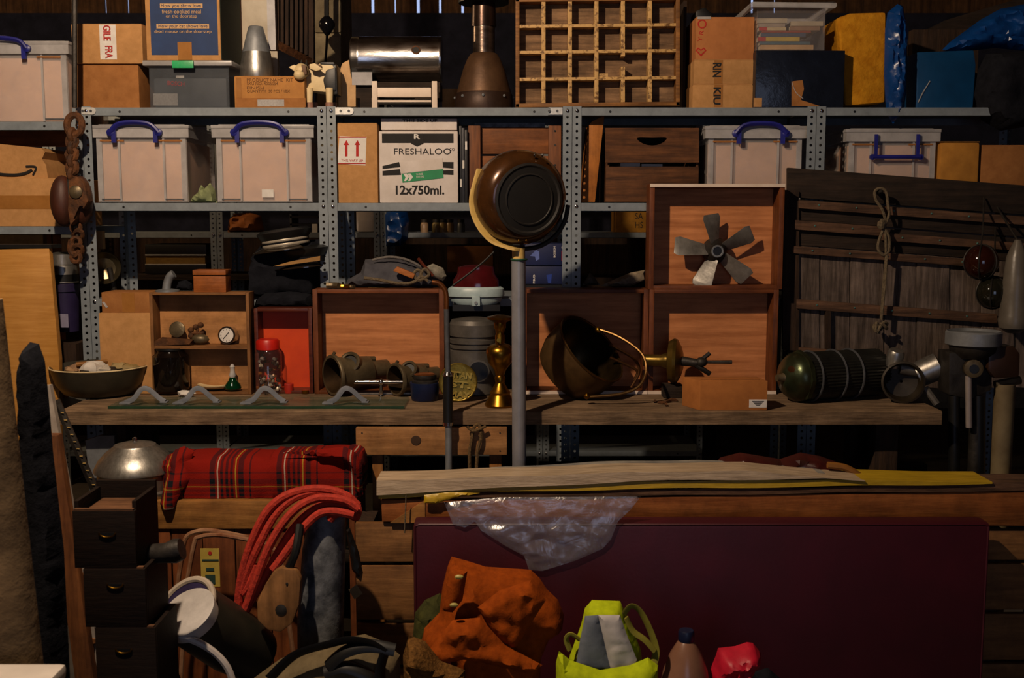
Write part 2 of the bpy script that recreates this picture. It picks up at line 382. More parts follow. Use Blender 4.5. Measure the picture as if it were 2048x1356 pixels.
def curve(pts, n=6):        # Catmull-Rom through the points
    pts = [Vector(p) for p in pts]; out = []
    for i in range(len(pts) - 1):
        a, b, c, d = pts[max(i - 1, 0)], pts[i], pts[i + 1], pts[min(i + 2, len(pts) - 1)]
        for j in range(n):
            t = j / n; out.append(.5 * ((2 * b) + (c - a) * t + (2 * a - 5 * b + 4 * c - d) * t * t + (3 * b - a - 3 * c + d) * t ** 3))
    out.append(pts[-1]); return out
def pc(pts, Y, n=6): return curve([P(p[0], p[1], p[2] if len(p) > 2 else Y) for p in pts], n)
# ------------------------------------------------------------------ the barn
def struct(m, name, mt, par=None, bevel=0):
    o = m.build(name, mt, par, bevel)
    if par is None: o['kind'] = 'structure'
    return o
YB = 4.6
struct(MB().bb(-5, 5, -8.2, 5, -.1, 0), 'floor', concrete)
struct(MB().bb(-5, 5, -8.2, 5, 4.3, 4.4), 'ceiling', darkz)
struct(MB().bb(-4.9, -4.8, -8.2, 5, 0, 4.3), 'wall_left', barnw)
struct(MB().bb(4.8, 4.9, -8.2, 5, 0, 4.3), 'wall_right', barnw)
struct(MB().bb(-4.8, -.6, -8.1, -8, 0, 4.3).bb(1.6, 4.8, -8.1, -8, 0, 4.3).bb(-.6, 1.6, -8.1, -8, 2.8, 4.3), 'wall_front', barnw)
wb = struct(MB().bb(-4.8, 4.8, YB - .1, YB + .1, 0, 2.55), 'wall_back', stone)
slits = {745: 6, 790: 3, 836: 6, 880: 5, 925: 5, 210: 3, 255: 4, 1505: 5, 1550: 3, 970: 4}
edges = [-215 + 45 * i for i in range(56)]
edges = sorted(set([e for e in edges if min(abs(e - s) for s in slits) > 20] + list(slits)))
k4 = K(YB, 0)
for i in range(len(edges) - 1):
    a, b = edges[i], edges[i + 1]
    ga = slits.get(a, 0) / 2 * k4; gb = slits.get(b, 0) / 2 * k4
    x0 = P(a, 0, YB).x + ga; x1 = P(b, 0, YB).x - gb
    if x1 < -4.8 or x0 > 4.8: continue
    y0 = YB + (.006 if i % 2 else 0)
    MB().bb(x0 - (.0 if ga else .008), x1 + (.0 if gb else .008), y0, y0 + .03, 2.5, 4.3).build('plank', barnw, wb)
struct(MB().bb(-4.7, 4.7, YB - .14, YB - .11, .9, P(0, 27, YB - .12).z), 'trim_1', darkfelt)
# stone pier and the pale one behind the top shelf
pier = struct(MB().bb(P(629, 0, .9).x, P(680, 0, .9).x, .9, 1.25, 0, 4.3), 'trim_2', stone)
for i in range(9):
    zz = 2.2 + i * .16
    MB().bb(P(628, 0, .89).x, P(681, 0, .89).x, .885, .95, zz, zz + .145).build('stone_block', stone, pier, .012)
beam = struct(MB().tube([P(1815, 98, .7), P(1900, 55, .7), P(2070, 5, .7), P(2300, -70, .7)], .05, 4), 'trim_3', darkx)
# ------------------------------------------------------------------ shelving
PW = .0335
def perf(m, x0, x1, z0, z1, Y, r=.0052, pitch=.0258, axis='x'):
    xc = (x0 + x1) / 2; h = (x1 - x0) / 2; z = z1
    def V(x, zz): return (x, Y, zz) if axis == 'x' else (Y, x, zz)
    while z - pitch > z0:
        zc = z - pitch / 2; o = []; q = []
        for i in range(8):
            a = math.pi / 4 * i; q.append(V(xc + r * math.cos(a), zc + r * math.sin(a)))
            cx, cz = math.cos(a), math.sin(a); o.append(V(xc + h * (0 if abs(cx) < .1 else math.copysign(1, cx)), zc + pitch / 2 * (0 if abs(cz) < .1 else math.copysign(1, cz))))
        m.add(o + q, [(i, (i + 1) % 8, 8 + (i + 1) % 8, 8 + i) for i in range(8)])
        z -= pitch
    m.add([V(x0, z0), V(x1, z0), V(x1, z), V(x0, z)], [(0, 1, 2, 3)])
def unit(XL, XR, Z, Y0, dep, ztop, label, m=steel, plates=(), group='grey slotted steel shelving'):
    t = T('shelving_unit', label, 'shelving', ((XL + XR) / 2, Y0 + dep / 2, 0), group)
    for s in (0, 1):
        for q in (0, 1):
            mb = MB(); x0 = XL if s == 0 else XR - PW; yf = Y0 if q == 0 else Y0 + dep
            perf(mb, x0, x0 + PW, 0, ztop, yf)
            ys = (yf, yf + PW) if q == 0 else (yf - PW, yf)
            perf(mb, ys[0], ys[1], 0, ztop, XL if s == 0 else XR, axis='y')
            mb.build('upright', m, t)
    for z in Z:
        mb = MB().bb(XL + .004, XR - .004, Y0 + .004, Y0 + dep - .004, z - .003, z)
        mb.bb(XL + .004, XR - .004, Y0 + .002, Y0 + .005, z - .031, z - .001).bb(XL + .004, XR - .004, Y0 + dep - .005, Y0 + dep - .002, z - .031, z - .001)
        mb.bb(XL + .004, XR - .004, Y0 + .002, Y0 + .016, z - .031, z - .029)
        sh = mb.build('shelf', m, t)
        for x in (XL + PW / 2, XR - PW / 2):
            MB().lathe([(.0065, 0), (.0065, .003), (.003, .005)], disc_m((x, Y0, z - .012), (0, -1, 0)), 8).build('bolt', chrome, t)
        for x in (XL + .14, XR - .14): MB().lathe([(.0045, 0), (.0045, .0008)], disc_m((x, Y0 + .0018, z - .015), (0, -1, 0)), 10).build('hole_shade_disc', black, sh)  # black discs paint the dark inside of punched holes
    for x, z, sx in plates:
        g = MB(); pts = []
        for i in range(9):
            a = math.pi / 2 * sx - sx * math.pi * i / 8; pts.append((x + sx * .055 + .013 * math.cos(a), z + .013 * math.sin(a)))
        g.prism([(x, z - .013)] + sorted(pts, key=lambda p: p[1]) + [(x, z + .013)], Y0 - .003, Y0)
        pl = g.build('gusset_plate', zinc, t)
        for dx in (.02, .05): MB().lathe([(.005, 0), (.005, .001)], disc_m((x + sx * dx, Y0 - .003, z), (0, -1, 0)), 8).build('plate_hole', steeld, pl)
    return t
def X0(u): return P(u, 300, 0).x
Z1 = P(1024, 215, 0).z; Z2 = P(1024, 406, 0).z; Z3 = P(1024, 597, 0).z
ZA = P(1024, 244, 0).z; ZB = P(1024, 453, 0).z
Zl = [.12, Z3, Z2, Z1]
DP = .43
xs = [X0(167), X0(654), X0(1144), X0(1631)]
unit(X0(-330), xs[0] - .002, [.12, .8, ZB, ZA], 0, DP, ZA + .05, 'grey shelving bay holding the arrow-printed carton beside the tackle block', plates=[])
unit(xs[0], xs[1] - .001, Zl, 0, DP, Z1 + .004, 'grey shelving bay with two clear bins and the wooden cow', plates=[(xs[0] - .015, Z1 - .013, 1)])
unit(xs[1] + .001, xs[2] - .001, Zl, 0, DP, Z1 + .004, 'grey shelving bay with the white 12x750ml carton and steel drum', plates=[(xs[1] + .034, Z1 - .013, 1), (xs[2] - .036, Z1 - .013, -1)])
unit(xs[2] + .001, xs[3] - .001, Zl, 0, DP, Z1 + .004, 'grey shelving bay with the handled fruit crate and letter tray')
unit(xs[3] + .001, X0(2118), Zl, 0, DP, Z1 + .004, 'grey shelving bay with the yellow foam and blue sheeting')
# rear shelving two metres behind
YR = 2.0
ZR = [.2, .75, P(433, 465, YR).z, P(433, 230, YR).z]
for a, b, l in ((106, 433, 'dim rear shelving bay holding the gilt-edged black cases'), (433, 760, 'dim rear shelving bay holding the crumpled orange bag'), (760, 1087, 'dim rear shelving bay holding the blue bag and jars'), (1087, 1414, 'dim rear shelving bay holding the yellow lettered box'), (-221, 106, 'dim rear shelving bay behind the yellow oak panel')):
    unit(P(a, 465, YR).x + .002, P(b, 465, YR).x - .002, ZR, YR, .45, P(433, 160, YR).z, l, group='dim rear shelving')
# ------------------------------------------------------------------ clear bins
def bin_(u0, u1, vt, zs, Yf, dep, label, down=False, sticker=False, hu=None):
    a = P(u0, 300, Yf).x; b = P(u1, 300, Yf).x; zt = P(u0, vt, Yf).z; H = zt - zs; W = b - a; cx = (a + b) / 2
    t = T('storage_bin', label, 'storage bin', (cx, Yf + dep / 2, zs), 'clear lidded storage bins')
    rim = .046; th = .004; tw = .012
    def ringbox(m, x0, x1, y0, y1, z0, z1, t_):
        return m.bb(x0, x1, y0, y0 + t_, z0, z1).bb(x0, x1, y1 - t_, y1, z0, z1).bb(x0, x0 + t_, y0 + t_, y1 - t_, z0, z1).bb(x1 - t_, x1, y0 + t_, y1 - t_, z0, z1)
    x0, x1, y0, y1 = a + tw, b - tw, Yf + .012, Yf + dep - .012
    body = ringbox(MB(), x0, x1, y0, y1, zs + .003, zt - rim, th).bb(x0 + th, x1 - th, y0 + th, y1 - th, zs + .003, zs + .007).build('body', clear, t)
    for f in (.27, .73):
        MB().bb(a + W * f - .004, a + W * f + .004, y0 - .004, y0, zs + .006, zt - rim).build('rib', clearr, body)
    for q in (x0 + .012, x1 - .012): MB().bb(q - .01, q + .01, y0 - .003, y0, zs + .006, zt - rim).build('corner_rib', clearr, body)
    for q in (.17, .83): MB().bb(a + W * q - .035, a + W * q + .035, y0 - .006, y0, zs + .012, zs + .017).build('foot_ridge', steeld, body)
    for q in (.2, .8): MB().bb(a + W * q - .045, a + W * q + .045, y0 - .005, y0, zt - rim - .014, zt - rim - .008).build('ledge', cardd, body)
    MB().bb(x0 + .012, x1 - .012, y0 + .014, y1 - .02, zs + .008, zt - rim - .012).build('lit_contents', lit_contents, t, .004, label='beige block for contents lit through plastic')  # beige block stands in for contents and light seen through the plastic
    ringbox(MB(), a, b, Yf, Yf + dep, zt - rim, zt - .012, .005).build('rim', clearr, t)
    MB().bb(a - .002, b + .002, Yf - .002, Yf + dep + .002, zt - .012, zt).bb(a + .02, b - .02, Yf + .02, Yf + dep - .02, zt, zt + .004).build('lid', clearr, t, .003)
    hl, hr = (a + W * .18, a + W * .64) if hu is None else (P(hu[0], 300, Yf).x, P(hu[1], 300, Yf).x)
    hm = (hl + hr) / 2; hw = (hr - hl) / 2
    if not down:
        pts = curve([(hl, Yf - .012, zt - .03), (hl + .03, Yf - .016, zt + .0), (hm, Yf - .018, zt + .008), (hr - .03, Yf - .016, zt + .0), (hr, Yf - .012, zt - .03)], 5)
        h = MB().tube(pts, .011, 8, sq=.7)
        for x, s in ((hl, 1), (hr, -1)): h.bb(x + s * .012 - .008, x + s * .012 + .008, Yf - .014, Yf - .002, zt - .066, zt - .012)
        for x in (hl, hr): h.lathe([(.014, 0), (.014, .012), (.006, .016)], disc_m((x, Yf - .002, zt - .028), (0, -1, 0)), 10)
        h.build('handle', bluep, t, label='blue carrying handle')
    else:
        z = zt - .105
        h = MB().tube([(hl, Yf - .01, z), (hr, Yf - .01, z)], .008, 8)
        for x in (hl + .012, hr - .012): h.bb(x - .006, x + .006, Yf - .012, Yf - .004, z, zt - .02)
        for x in (hl, hr): h.lathe([(.011, 0), (.011, .01)], disc_m((x, Yf - .002, z), (0, -1, 0)), 10)
        h.build('handle', bluep, t, label='blue carrying handle folded down')
    if sticker:
        s = MB().pb(524, 379, 547, 395, y0 - .002, .001).build('sticker', white, t)
    return t
bin_(-62, 146, 82, ZA, .03, .42, 'clear bin with blue handle beside the parcel-taped cartons', hu=(-60, 66))
bin_(184, 378, 250, Z2, .03, .40, 'clear blue-handled bin beside the hanging tackle block', hu=(224, 320))
bin_(424, 628, 250, Z2, .03, .40, 'clear blue-handled bin with a small white sticker', sticker=True, hu=(470, 572))
bin_(1410, 1612, 252, Z2, .03, .40, 'clear blue-handled bin beside the slotted fruit crate', hu=(1470, 1570))
bin_(1692, 1880, 258, Z2, .06, .38, 'clear bin with its blue handle folded down', down=True, hu=(1744, 1840))
# ------------------------------------------------------------------ cartons
def carton(u0, u1, vt, zs, Yf, dep, label, m=card, seam=True, tapeat=None, name='carton', bev=.004, group=None, vb=None):
    a = P(u0, 300, Yf).x; b = P(u1, 300, Yf).x; zt = P(u0, vt, Yf).z
    t = T(name, label, 'box', ((a + b) / 2, Yf + dep / 2, zs), group)
    MB().bb(a, b, Yf, Yf + dep, zs, zt - .003).build('body', m, t, bev)
    if seam:
        MB().bb(a + .002, b - .002, Yf + .003, Yf + dep / 2 - .001, zt - .003, zt).build('flap', m, t)
        MB().bb(a + .002, b - .002, Yf + dep / 2 + .001, Yf + dep - .003, zt - .003, zt).build('flap', m, t)
    t['zt'] = zt
    return t
c = carton(158, 283, 128, Z1, .05, .3, 'brown carton under the fragile-taped box', cardd); z = c['zt']
c = carton(153, 293, 47, z, .04, .3, 'yellow-brown carton with white fragile tape', card)
MB().pb(201, 49, 231, 119, .039, .001).build('tape', white, c, label='white tape with red letters')
text('GILE', 214, 66, .038, 15, c, redink, 30, -90, .02); text('FRA', 218, 104, .038, 15, c, redink, 24, -90, .02)
# printed blue carton on the smoky crate
t = T('storage_crate', 'smoky clear plastic crate with a green clip', 'storage crate', (P(380, 200, .05).x, .2, Z1))
a, b = P(304, 300, .05).x, P(462, 300, .05).x; zt = P(300, 122, .05).z
m = MB()
for s in ((a, b, .05, .054), (a, b, .34, .344), (a, a + .004, .05, .344), (b - .004, b, .05, .344)): m.bb(*s, Z1, zt - .02)
m.bb(a, b, .05, .344, Z1, Z1 + .004).build('body', smoke, t)
MB().bb(a - .018, b + .018, .03, .36, zt - .02, zt).build('lid', clearr, t, .005)
MB().bb(P(341, 0, .03).x, P(384, 0, .03).x, .018, .03, zt - .03, zt - .002).build('clip', mat('green_clip', '2fae6a', .4), t, .003, label='green plastic clip')
MB().bb(a + .01, b - .012, .062, .33, Z1 + .006, zt - .06).build('contents', mat('grey_tool_case', '3a3e45', .6), t, .01, label='dark grey tool case inside')
MB().pb(307, 187, 355, 211, .0615, .0006).build('label_sheet', greyp, t)
text('BOSCH', 352, 167, .061, 9, t, redink, 34, -4, .03)
MB().pb(352, 151, 368, 156, .0615, .0006).build('label_patch', white, t)
zc = zt
t = T('printed_carton', 'tall navy-printed carton standing on the smoky plastic crate', 'box', (P(380, 100, .04).x, .2, zc))
a, b = P(293, 100, .035).x, P(442, 100, .035).x; zt = P(300, -45, .035).z
MB().bb(a, b, .035, .34, zc, zt).build('body', card, t, .004)
MB().bb(b, b + .002, .037, .338, zc + .005, zt).build('side_print', mat('dark_green_print', '182418', .8), t)
MB().pb(303, -44, 432, 110, .034, .001).build('front_print', navy, t, label='navy printed panel')
MB().pb(320, 7, 405, 16, .033, .001).pb(313, 48, 418, 57, .033, .001).build('print_bar', cardp, t)
text('How you show love', 362, 12, .0325, 8, t, navy, 80); text('fresh-cooked meal', 363, 23, .033, 8, t, cardp, 78); text('on the doorstep', 363, 33, .033, 8, t, cardp, 62)
text('How your cat shows love', 366, 53, .0325, 8, t, navy, 98); text('dead mouse on the doorstep', 366, 64, .033, 8, t, cardp, 114)
MB().pb(356, 84, 383, 120, .0325, .001).build('tape', tape, t)
# text carton with the cone
t = carton(472, 612, 152, Z1, .02, .2, 'shallow orange-brown carton with printed lines under the steel cone', mat('orange_carton', 'b07a3c', .8, 0, '9c6830', sc=20), name='flat_carton'); z = t['zt']
MB().pb(473, 196, 611, 214, .0192, .0008).build('side_band', cardd, t); MB().pb(515, 199, 568, 213, .0185, .0008).build('label_patch', greyp, t)
for v, s, wd in ((160, 'PRODUCT NAME  KIT', 92), (167, 'SKU NO. 4005054', 62), (176, 'FINISH', 34), (183, 'QUANTITY  50 PCS / 1BX', 86)): text(s, 494 + wd / 2, v, .02, 6, t, inkb, wd)
MB().pb(473, 155, 482, 196, .0185, .001).build('tape', tape, t)
p = P(514, 151, .1); k = K(.1, 100)
t = T('nose_cone', 'spun aluminium cone standing on the orange-brown carton', 'cone', (p.x, p.y, z))
M = Matrix.Translation((p.x, .1, z)); h = P(514, 53, .1).z - z
MB().lathe([(33 * k, 0), (34 * k, .004), (32.5 * k, h * .2), (28 * k, h * .5)], M).build('lower_cone', alum, t)
MB().lathe([(27.5 * k, h * .5), (27 * k, h * .52), (21 * k, h * .75), (14.5 * k, h * .985), (12.5 * k, h)], M).build('upper_cone', galv, t)
# white board and louvred panel
MB().pb(481, -12, 552, 214, .36, .03).top('white_board', plaster, 'tall whitewashed board behind the aluminium cone', 'board', bevel=.003)
t = T('louvre_panel', 'dark louvred panel with a pale edge leaning behind the cow', 'panel', P(585, 126, .25))
def lp(u, v): return P(u, v, .16 + (u - 536) * .0022)
m = MB(); q = [lp(548, -10), lp(628, -4), lp(628, 130), lp(552, 84)]
back = Vector((0, .02, 0))
m.add([*q, *[x + back for x in q]], [(0, 1, 2, 3), (7, 6, 5, 4), (0, 4, 5, 1), (1, 5, 6, 2), (2, 6, 7, 3), (3, 7, 4, 0)]).build('backing', black, t)
MB().pb(536, -12, 549, 100, .15, .03).build('pale_edge', mat('pale_grey_paint', 'b4b2b4', .6), t)
def qbar(m, a, b, wd, th=.02):
    d = (b - a).normalized(); n = Vector((0, -1, 0)); s = d.cross(n).normalized() * wd / 2
    return m.add([a - s, a + s, b + s, b - s, *[x + n * th for x in (a - s, a + s, b + s, b - s)]], [(3, 2, 1, 0), (4, 5, 6, 7), (0, 1, 5, 4), (1, 2, 6, 5), (2, 3, 7, 6), (3, 0, 4, 7)])
qbar(MB(), lp(552, 88), lp(628, 128), .03).build('bottom_rail', cratew, t); qbar(MB(), lp(624, -4), lp(624, 126), .02).build('side_rail', darkz, t)
for i in range(7):
    u = 556 + i * 9.5; qbar(MB(), lp(u, -8), lp(u, 80 + (u - 552) * .5), .012, .012).build('slat', darkz, t)
# ------------------------------------------------------------------ wooden cow
t = T('wooden_cow', 'painted wooden cow figure standing on the shelf edge', 'figurine', P(630, 214, .06))
def cp(u, v, dy=0): return P(u, v, .06 + dy)
k = K(.06, 170)
MB().slab([(603, 138), (640, 126), (664, 126), (670, 138), (670, 178), (664, 186), (618, 182), (606, 168)], .06, .09).build('body', cows, t, .012)
MB().slab([(652, 140), (671, 134), (672, 182), (650, 180), (646, 160)], .054, .1).build('black_patch', black, t, .005, label='black painted patch')
MB().slab([(664, 128), (673, 130), (675, 188), (668, 190)], .062, .095).build('black_flank', black, t, .004, label='black painted rear flank')
MB().slab([(640, 124), (668, 124), (670, 130), (640, 129)], .058, .096).build('black_back', black, t, .003)
MB().slab([(610, 131), (634, 126), (645, 132), (640, 140), (624, 141)], .05, .05).build('neck_patch', mat('cow_brown_patch', '5a3c22', .6), t, .006)
for u, dy in ((619, .0), (659, 0), (628, .07), (666, .07)):
    f = cp(u, 205, dy); g = cp(u, 176, dy)
    MB().tube([g, f], [8 * k, 6.5 * k], 10).build('leg', cows if dy == 0 else black, t)
    MB().tube([f, Vector((f.x, f.y, Z1 + .001))], [8 * k, 9 * k], 10).build('hoof', mat('cow_pink_hoof', '8a6452', .6), t)
c = cp(603, 142, -.03)
hd = MB().ell(c, (15 * k, .032, 15 * k), 14).ell(cp(599, 150, -.05), (12 * k, .024, 10 * k), 12).build('head', cows, t)
MB().slab([(602, 128), (612, 131), (614, 148), (605, 152)], .0, .05).build('face_stripe', mat('cow_brown_patch', '5a3c22', .6), hd, .004)
for e in ([(576, 134), (588, 129), (599, 133), (588, 142)], [(618, 128), (630, 126), (646, 138), (632, 142), (620, 138)]):
    MB().slab(e, .015, .012).build('ear', cows, hd, .004)
for u in (603, 613): MB().tube([cp(u, 131, -.02), cp(u, 120, -.02)], [.006, .002], 6).build('horn', iron, hd)
for u in (594, 604): MB().ell(cp(u, 142, -.063), (.003, .003, .003), 6).build('eye', black, hd)
# ------------------------------------------------------------------ steel drum, label, bench
t = T('steel_drum', 'shiny dented steel drum lying on its side behind the white bench', 'drum', P(790, 170, .2))
k = K(.15, 115); c0 = P(704, 119, .19); c1 = P(884, 119, .19); rr = 45 * k
M = disc_m(c0, (1, 0, 0)); Lh = c1.x - c0.x
MB().lathe([(rr * .9, 0), (rr * .98, .003), (rr, .01), (rr, .028), (rr * 1.015, .032), (rr, .037), (rr, Lh - .012), (rr * 1.015, Lh - .008), (rr, Lh)], M, 40).build('shell', tinplate, t)
hb = P(832, 101, .19 - rr * .93)
MB().lathe([(9 * k, 0), (9 * k, .006), (6.5 * k, .006), (6, 0)][:3], disc_m(hb, (0, -1, .35)), 14).build('hole_rim', rust, t)
MB().lathe([(6.2 * k, 0), (6.2 * k, .0065)], disc_m(hb, (0, -1, .35)), 14).build('bung_hole', black, t)
MB().pb(704, 144, 744, 170, .19 - rr - .004, .002).build('tag', mat('grey_tag', 'a8a5a6', .7), t)
# the drum's wooden cradle
MB().pb(712, 164, 880, 196, .12, .14).pb(720, 196, 760, 215, .12, .14).pb(830, 196, 872, 215, .12, .14).top('drum_cradle', darkx, 'dark timber cradle carrying the steel drum', 'stand')
t = T('doll_bench', 'small white painted bench frame in front of the drum', 'bench', P(806, 214, .03))
for u in (741, 862): MB().bb(P(u, 0, .03).x, P(u + 11, 0, .03).x, .03, .05, Z1, P(u, 162, .03).z).build('post', whitew, t, .002)
MB().pb(752, 175, 862, 194, .034, .012).build('rail', whitew, t, .002)
MB().pb(752, 200, 862, 204, .034, .09).build('seat', whitew, t)
for u in (741, 862): MB().bb(P(u, 0, .12).x, P(u + 11, 0, .12).x, .11, .13, Z1, P(u, 196, .12).z).build('leg', whitew, t, .002)
# paper bag and pale cards behind
MB().slab([(684, 126), (700, 118), (712, 120), (712, 214), (676, 214), (676, 150)], .2, .06).top('paper_sack', cardp, 'pale paper sack standing between cow and drum', 'sack', bevel=.006)
MB().pb(884, 105, 925, 160, .35, .05).top('yellow_carton', card, 'yellow-brown carton behind the chimney cowl', 'box').location.z = Z1
# hanging pear weight
t = T('cord_weight', 'black pear-shaped weight hanging on a cord before the stone pier', 'weight', P(654, 68, .7)); k = K(.7, 50)
p = P(654, 50, .7)
MB().tube([P(653, -260, .7), P(653, 36, .7)], .011, 8).build('upper_cord', black, t)
MB().lathe([(2 * k, -22 * k), (8 * k, -15 * k), (16 * k, -3 * k), (16.5 * k, 4 * k), (11 * k, 12 * k), (5 * k, 17 * k)], Matrix.Translation(p), 16).build('weight_body', mat('black_gloss', '0e0f14', .15), t)
MB().tube([P(654, 72, .7), P(653, 95, .7), P(650, 130, .7)], .006, 6).build('lower_cord', black, t)
# chimney cowl
t = T('flue_cowl', 'rusty conical flue cowl with a riveted band and pipe', 'cowl', P(968, 214, .16)); p = P(968, 214, .16); k = K(.16, 120); M = Matrix.Translation((p.x, .16, Z1))
def hz(v): return P(968, v, .16).z - Z1
hoodm = mat('brown_hood_steel', '6d5038', .45, .5, '4a3424', sc=10, bump=.15)
MB().lathe([(59 * k, 0), (60 * k, .004), (57 * k, hz(190)), (55 * k, hz(187))], M, 32).build('base_band', mat('dark_brown_band', '3d2a20', .5, .4, '2b1d16', sc=14), t)
MB().lathe([(55 * k, hz(187)), (49 * k, hz(165)), (42 * k, hz(140)), (34 * k, hz(120)), (28 * k, hz(110)), (24 * k, hz(107))], M, 32).build('hood', hoodm, t)
MB().lathe([(22 * k, hz(108)), (22 * k, hz(52))], M, 24).build('pipe', mat('worn_flue_pipe', '7d6f66', .3, .85, '453830', sc=9, st=(1, 1, 3)), t)
MB().lathe([(25 * k, hz(54)), (25 * k, hz(50)), (23.5 * k, hz(8)), (27 * k, hz(6)), (27 * k, hz(-8))], M, 24).build('collar', mat('dark_flue_collar', '4a3830', .3, .8, '2b211d', sc=9), t)
MB().lathe([(50 * k, hz(7)), (50 * k, hz(-4)), (30 * k, hz(-12))], M, 24).build('cap', black, t)
for a in range(8):
    an = R(-90 + a * 45); MB().ell((p.x + 58 * k * math.cos(an), .16 + 58 * k * math.sin(an), Z1 + hz(196)), (.006, .006, .006), 8).build('rivet', galv, t)
# ------------------------------------------------------------------ letter tray
YT = .06; DT = .058
t = T('letter_tray', 'wooden printers letter tray with a grid of square cells', 'tray', P(1195, 214, YT))
def tz(u, v): return v - (u - 1195) * .012         # the tray leans a touch
ul, ur, vt_, vb_ = 1031, 1360, 0, 212
def tpoly(u0, v0, u1, v1): return [(u0, tz(u0, v0)), (u1, tz(u1, v0)), (u1, tz(u1, v1)), (u0, tz(u0, v1))]
MB().slab(tpoly(ul, -4, ur, 213), YT + DT, .008).build('backing', trayb, t)
for q in ((ul, -5, ul + 8, 213), (ur - 8, -5, ur, 213), (ul, 205, ur, 213), (ul, -5, ur, 2)): MB().slab(tpoly(*q), YT, DT).build('frame_rail', trayw, t, .002)
rows = [51, 103, 157]; cols = [1087, 1140, 1193, 1246, 1300]
for v in rows: MB().slab(tpoly(ul + 8, v - 3.2, ur - 8, v + 3.2), YT + .003, DT - .004).build('divider', type_m, t, .001)
rb = [2, 48, 54, 100, 106, 154, 160, 205]
for i, u in enumerate(cols):
    for j in range(4):
        a, b = rb[2 * j], rb[2 * j + 1]
        if i == 3 and j == 2:
            MB().slab(tpoly(u - 4, 106, u + 4, 113), YT + .003, DT - .004).slab(tpoly(u - 4, 134, u + 4, 154), YT + .003, DT - .004).build('broken_divider', type_m, t)
        else: MB().slab(tpoly(u - 4, a, u + 4, b), YT + .003, DT - .004).build('divider', type_m, t, .001)
MB().slab(tpoly(1198, 147, 1216, 154), YT + .004, .03).build('type_block', type_m, t)
# ------------------------------------------------------------------ right part of the top shelf
c = carton(1383, 1503, 168, Z1, .05, .3, 'bottom carton of the three stacked beside the letter tray', card); z = c['zt']; text('KIU', 1434, 192, .05, 15, c, ink, 34, -90, .03)
MB().pb(1428, 169, 1446, 214, .0492, .0008).build('tape', tape, c)
c = carton(1385, 1504, 119, z, .055, .3, 'middle carton of the three stacked beside the letter tray', card); z = c['zt']; text('RIN', 1434, 140, .055, 17, c, ink, 28, -90, .03)
MB().pb(1428, 120, 1446, 167, .0542, .0008).build('tape', tape, c)
c = carton(1387, 1503, 32, z, .06, .3, 'top carton with red heart print beside the letter tray', mat('red_brown_carton', 'b0713f', .85, 0, 'a06434', sc=20), seam=False)
text('O', 1404, 48, .06, 18, c, redink, 18, 20); text('Y R', 1401, 72, .06, 8, c, redink, 22, 80)
MB().slab([(1402, 113), (1391, 101), (1396, 95), (1402, 99), (1408, 95), (1413, 101)], .0592, .0008).build('heart_print', redink, c)
MB().slab([(1402, 109), (1394, 101), (1397, 98), (1402, 102), (1407, 98), (1410, 101)], .0585, .0008).build('heart_centre', mat('red_brown_carton', '', 0), c)
MB().pb(1395, 33, 1422, 38, .0585, .001).build('tape', clearr, c)
z9 = c['zt']
MB().slab([(1392, 30), (1392, 10), (1410, 2), (1424, 14), (1430, 30)], .16, .12).top('leather_case', black, 'small black case on the heart-printed carton', 'case', bevel=.008).location.z = z9
MB().pb(1364, -10, 1374, 214, .2, .2).top('dark_board', darkz, 'dark upright board behind the letter tray end', 'board').location.z = Z1
# black box and book box
c = carton(1507, 1684, 99, Z1, .012, .32, 'black film-wrapped carton under the clear box of books', mat('black_film_wrap', '171d2b', .25, 0, '0f131d', sc=8, bump=.4, spec=.5), seam=False); zb = c['zt']
MB().slab([(1583, 163), (1605, 160), (1608, 178), (1602, 200), (1640, 212), (1583, 212)], .0112, .0008).build('torn_patch', cardd, c); MB().tube(pc([(1584, 165), (1592, 185), (1606, 197)], .010), .0015, 5).build('loose_film', clearr, c)
MB().pb(1507, 196, 1524, 214, .0112, .0008).build('torn_corner', card, c)
t = T('book_box', 'open clear plastic box full of books on the black carton', 'storage box', P(1585, 97, .1))
a, b = P(1513, 60, .03).x, P(1650, 60, .03).x; zt = P(1560, 12, .03).z
m = MB()
for s in ((a, b, .03, .033), (a, b, .33, .333), (a, a + .003, .03, .333), (b - .003, b, .03, .333)): m.bb(*s, zb, zt)
m.bb(a, b, .03, .333, zb, zb + .003).build('body', thin, t)
MB().tube([(a - .02, .012, zt), (b + .025, .012, zt), (b + .025, .35, zt), (a - .02, .35, zt)], .012, 8, True).build('rim', clearr, t)
bookd = [('bdb098', 'cream'), ('a8998a', 'grey-beige'), ('c4b08a', 'straw'), ('8f3a26', 'red-striped'), ('3d4a63', 'slate blue'), ('c2a53c', 'red and yellow'), ('3f6070', 'teal'), ('c29a68', 'tan'), ('b5a68c', 'ivory'), ('8a6a50', 'brown')]
rn = random.Random(5); zz = zb + .004
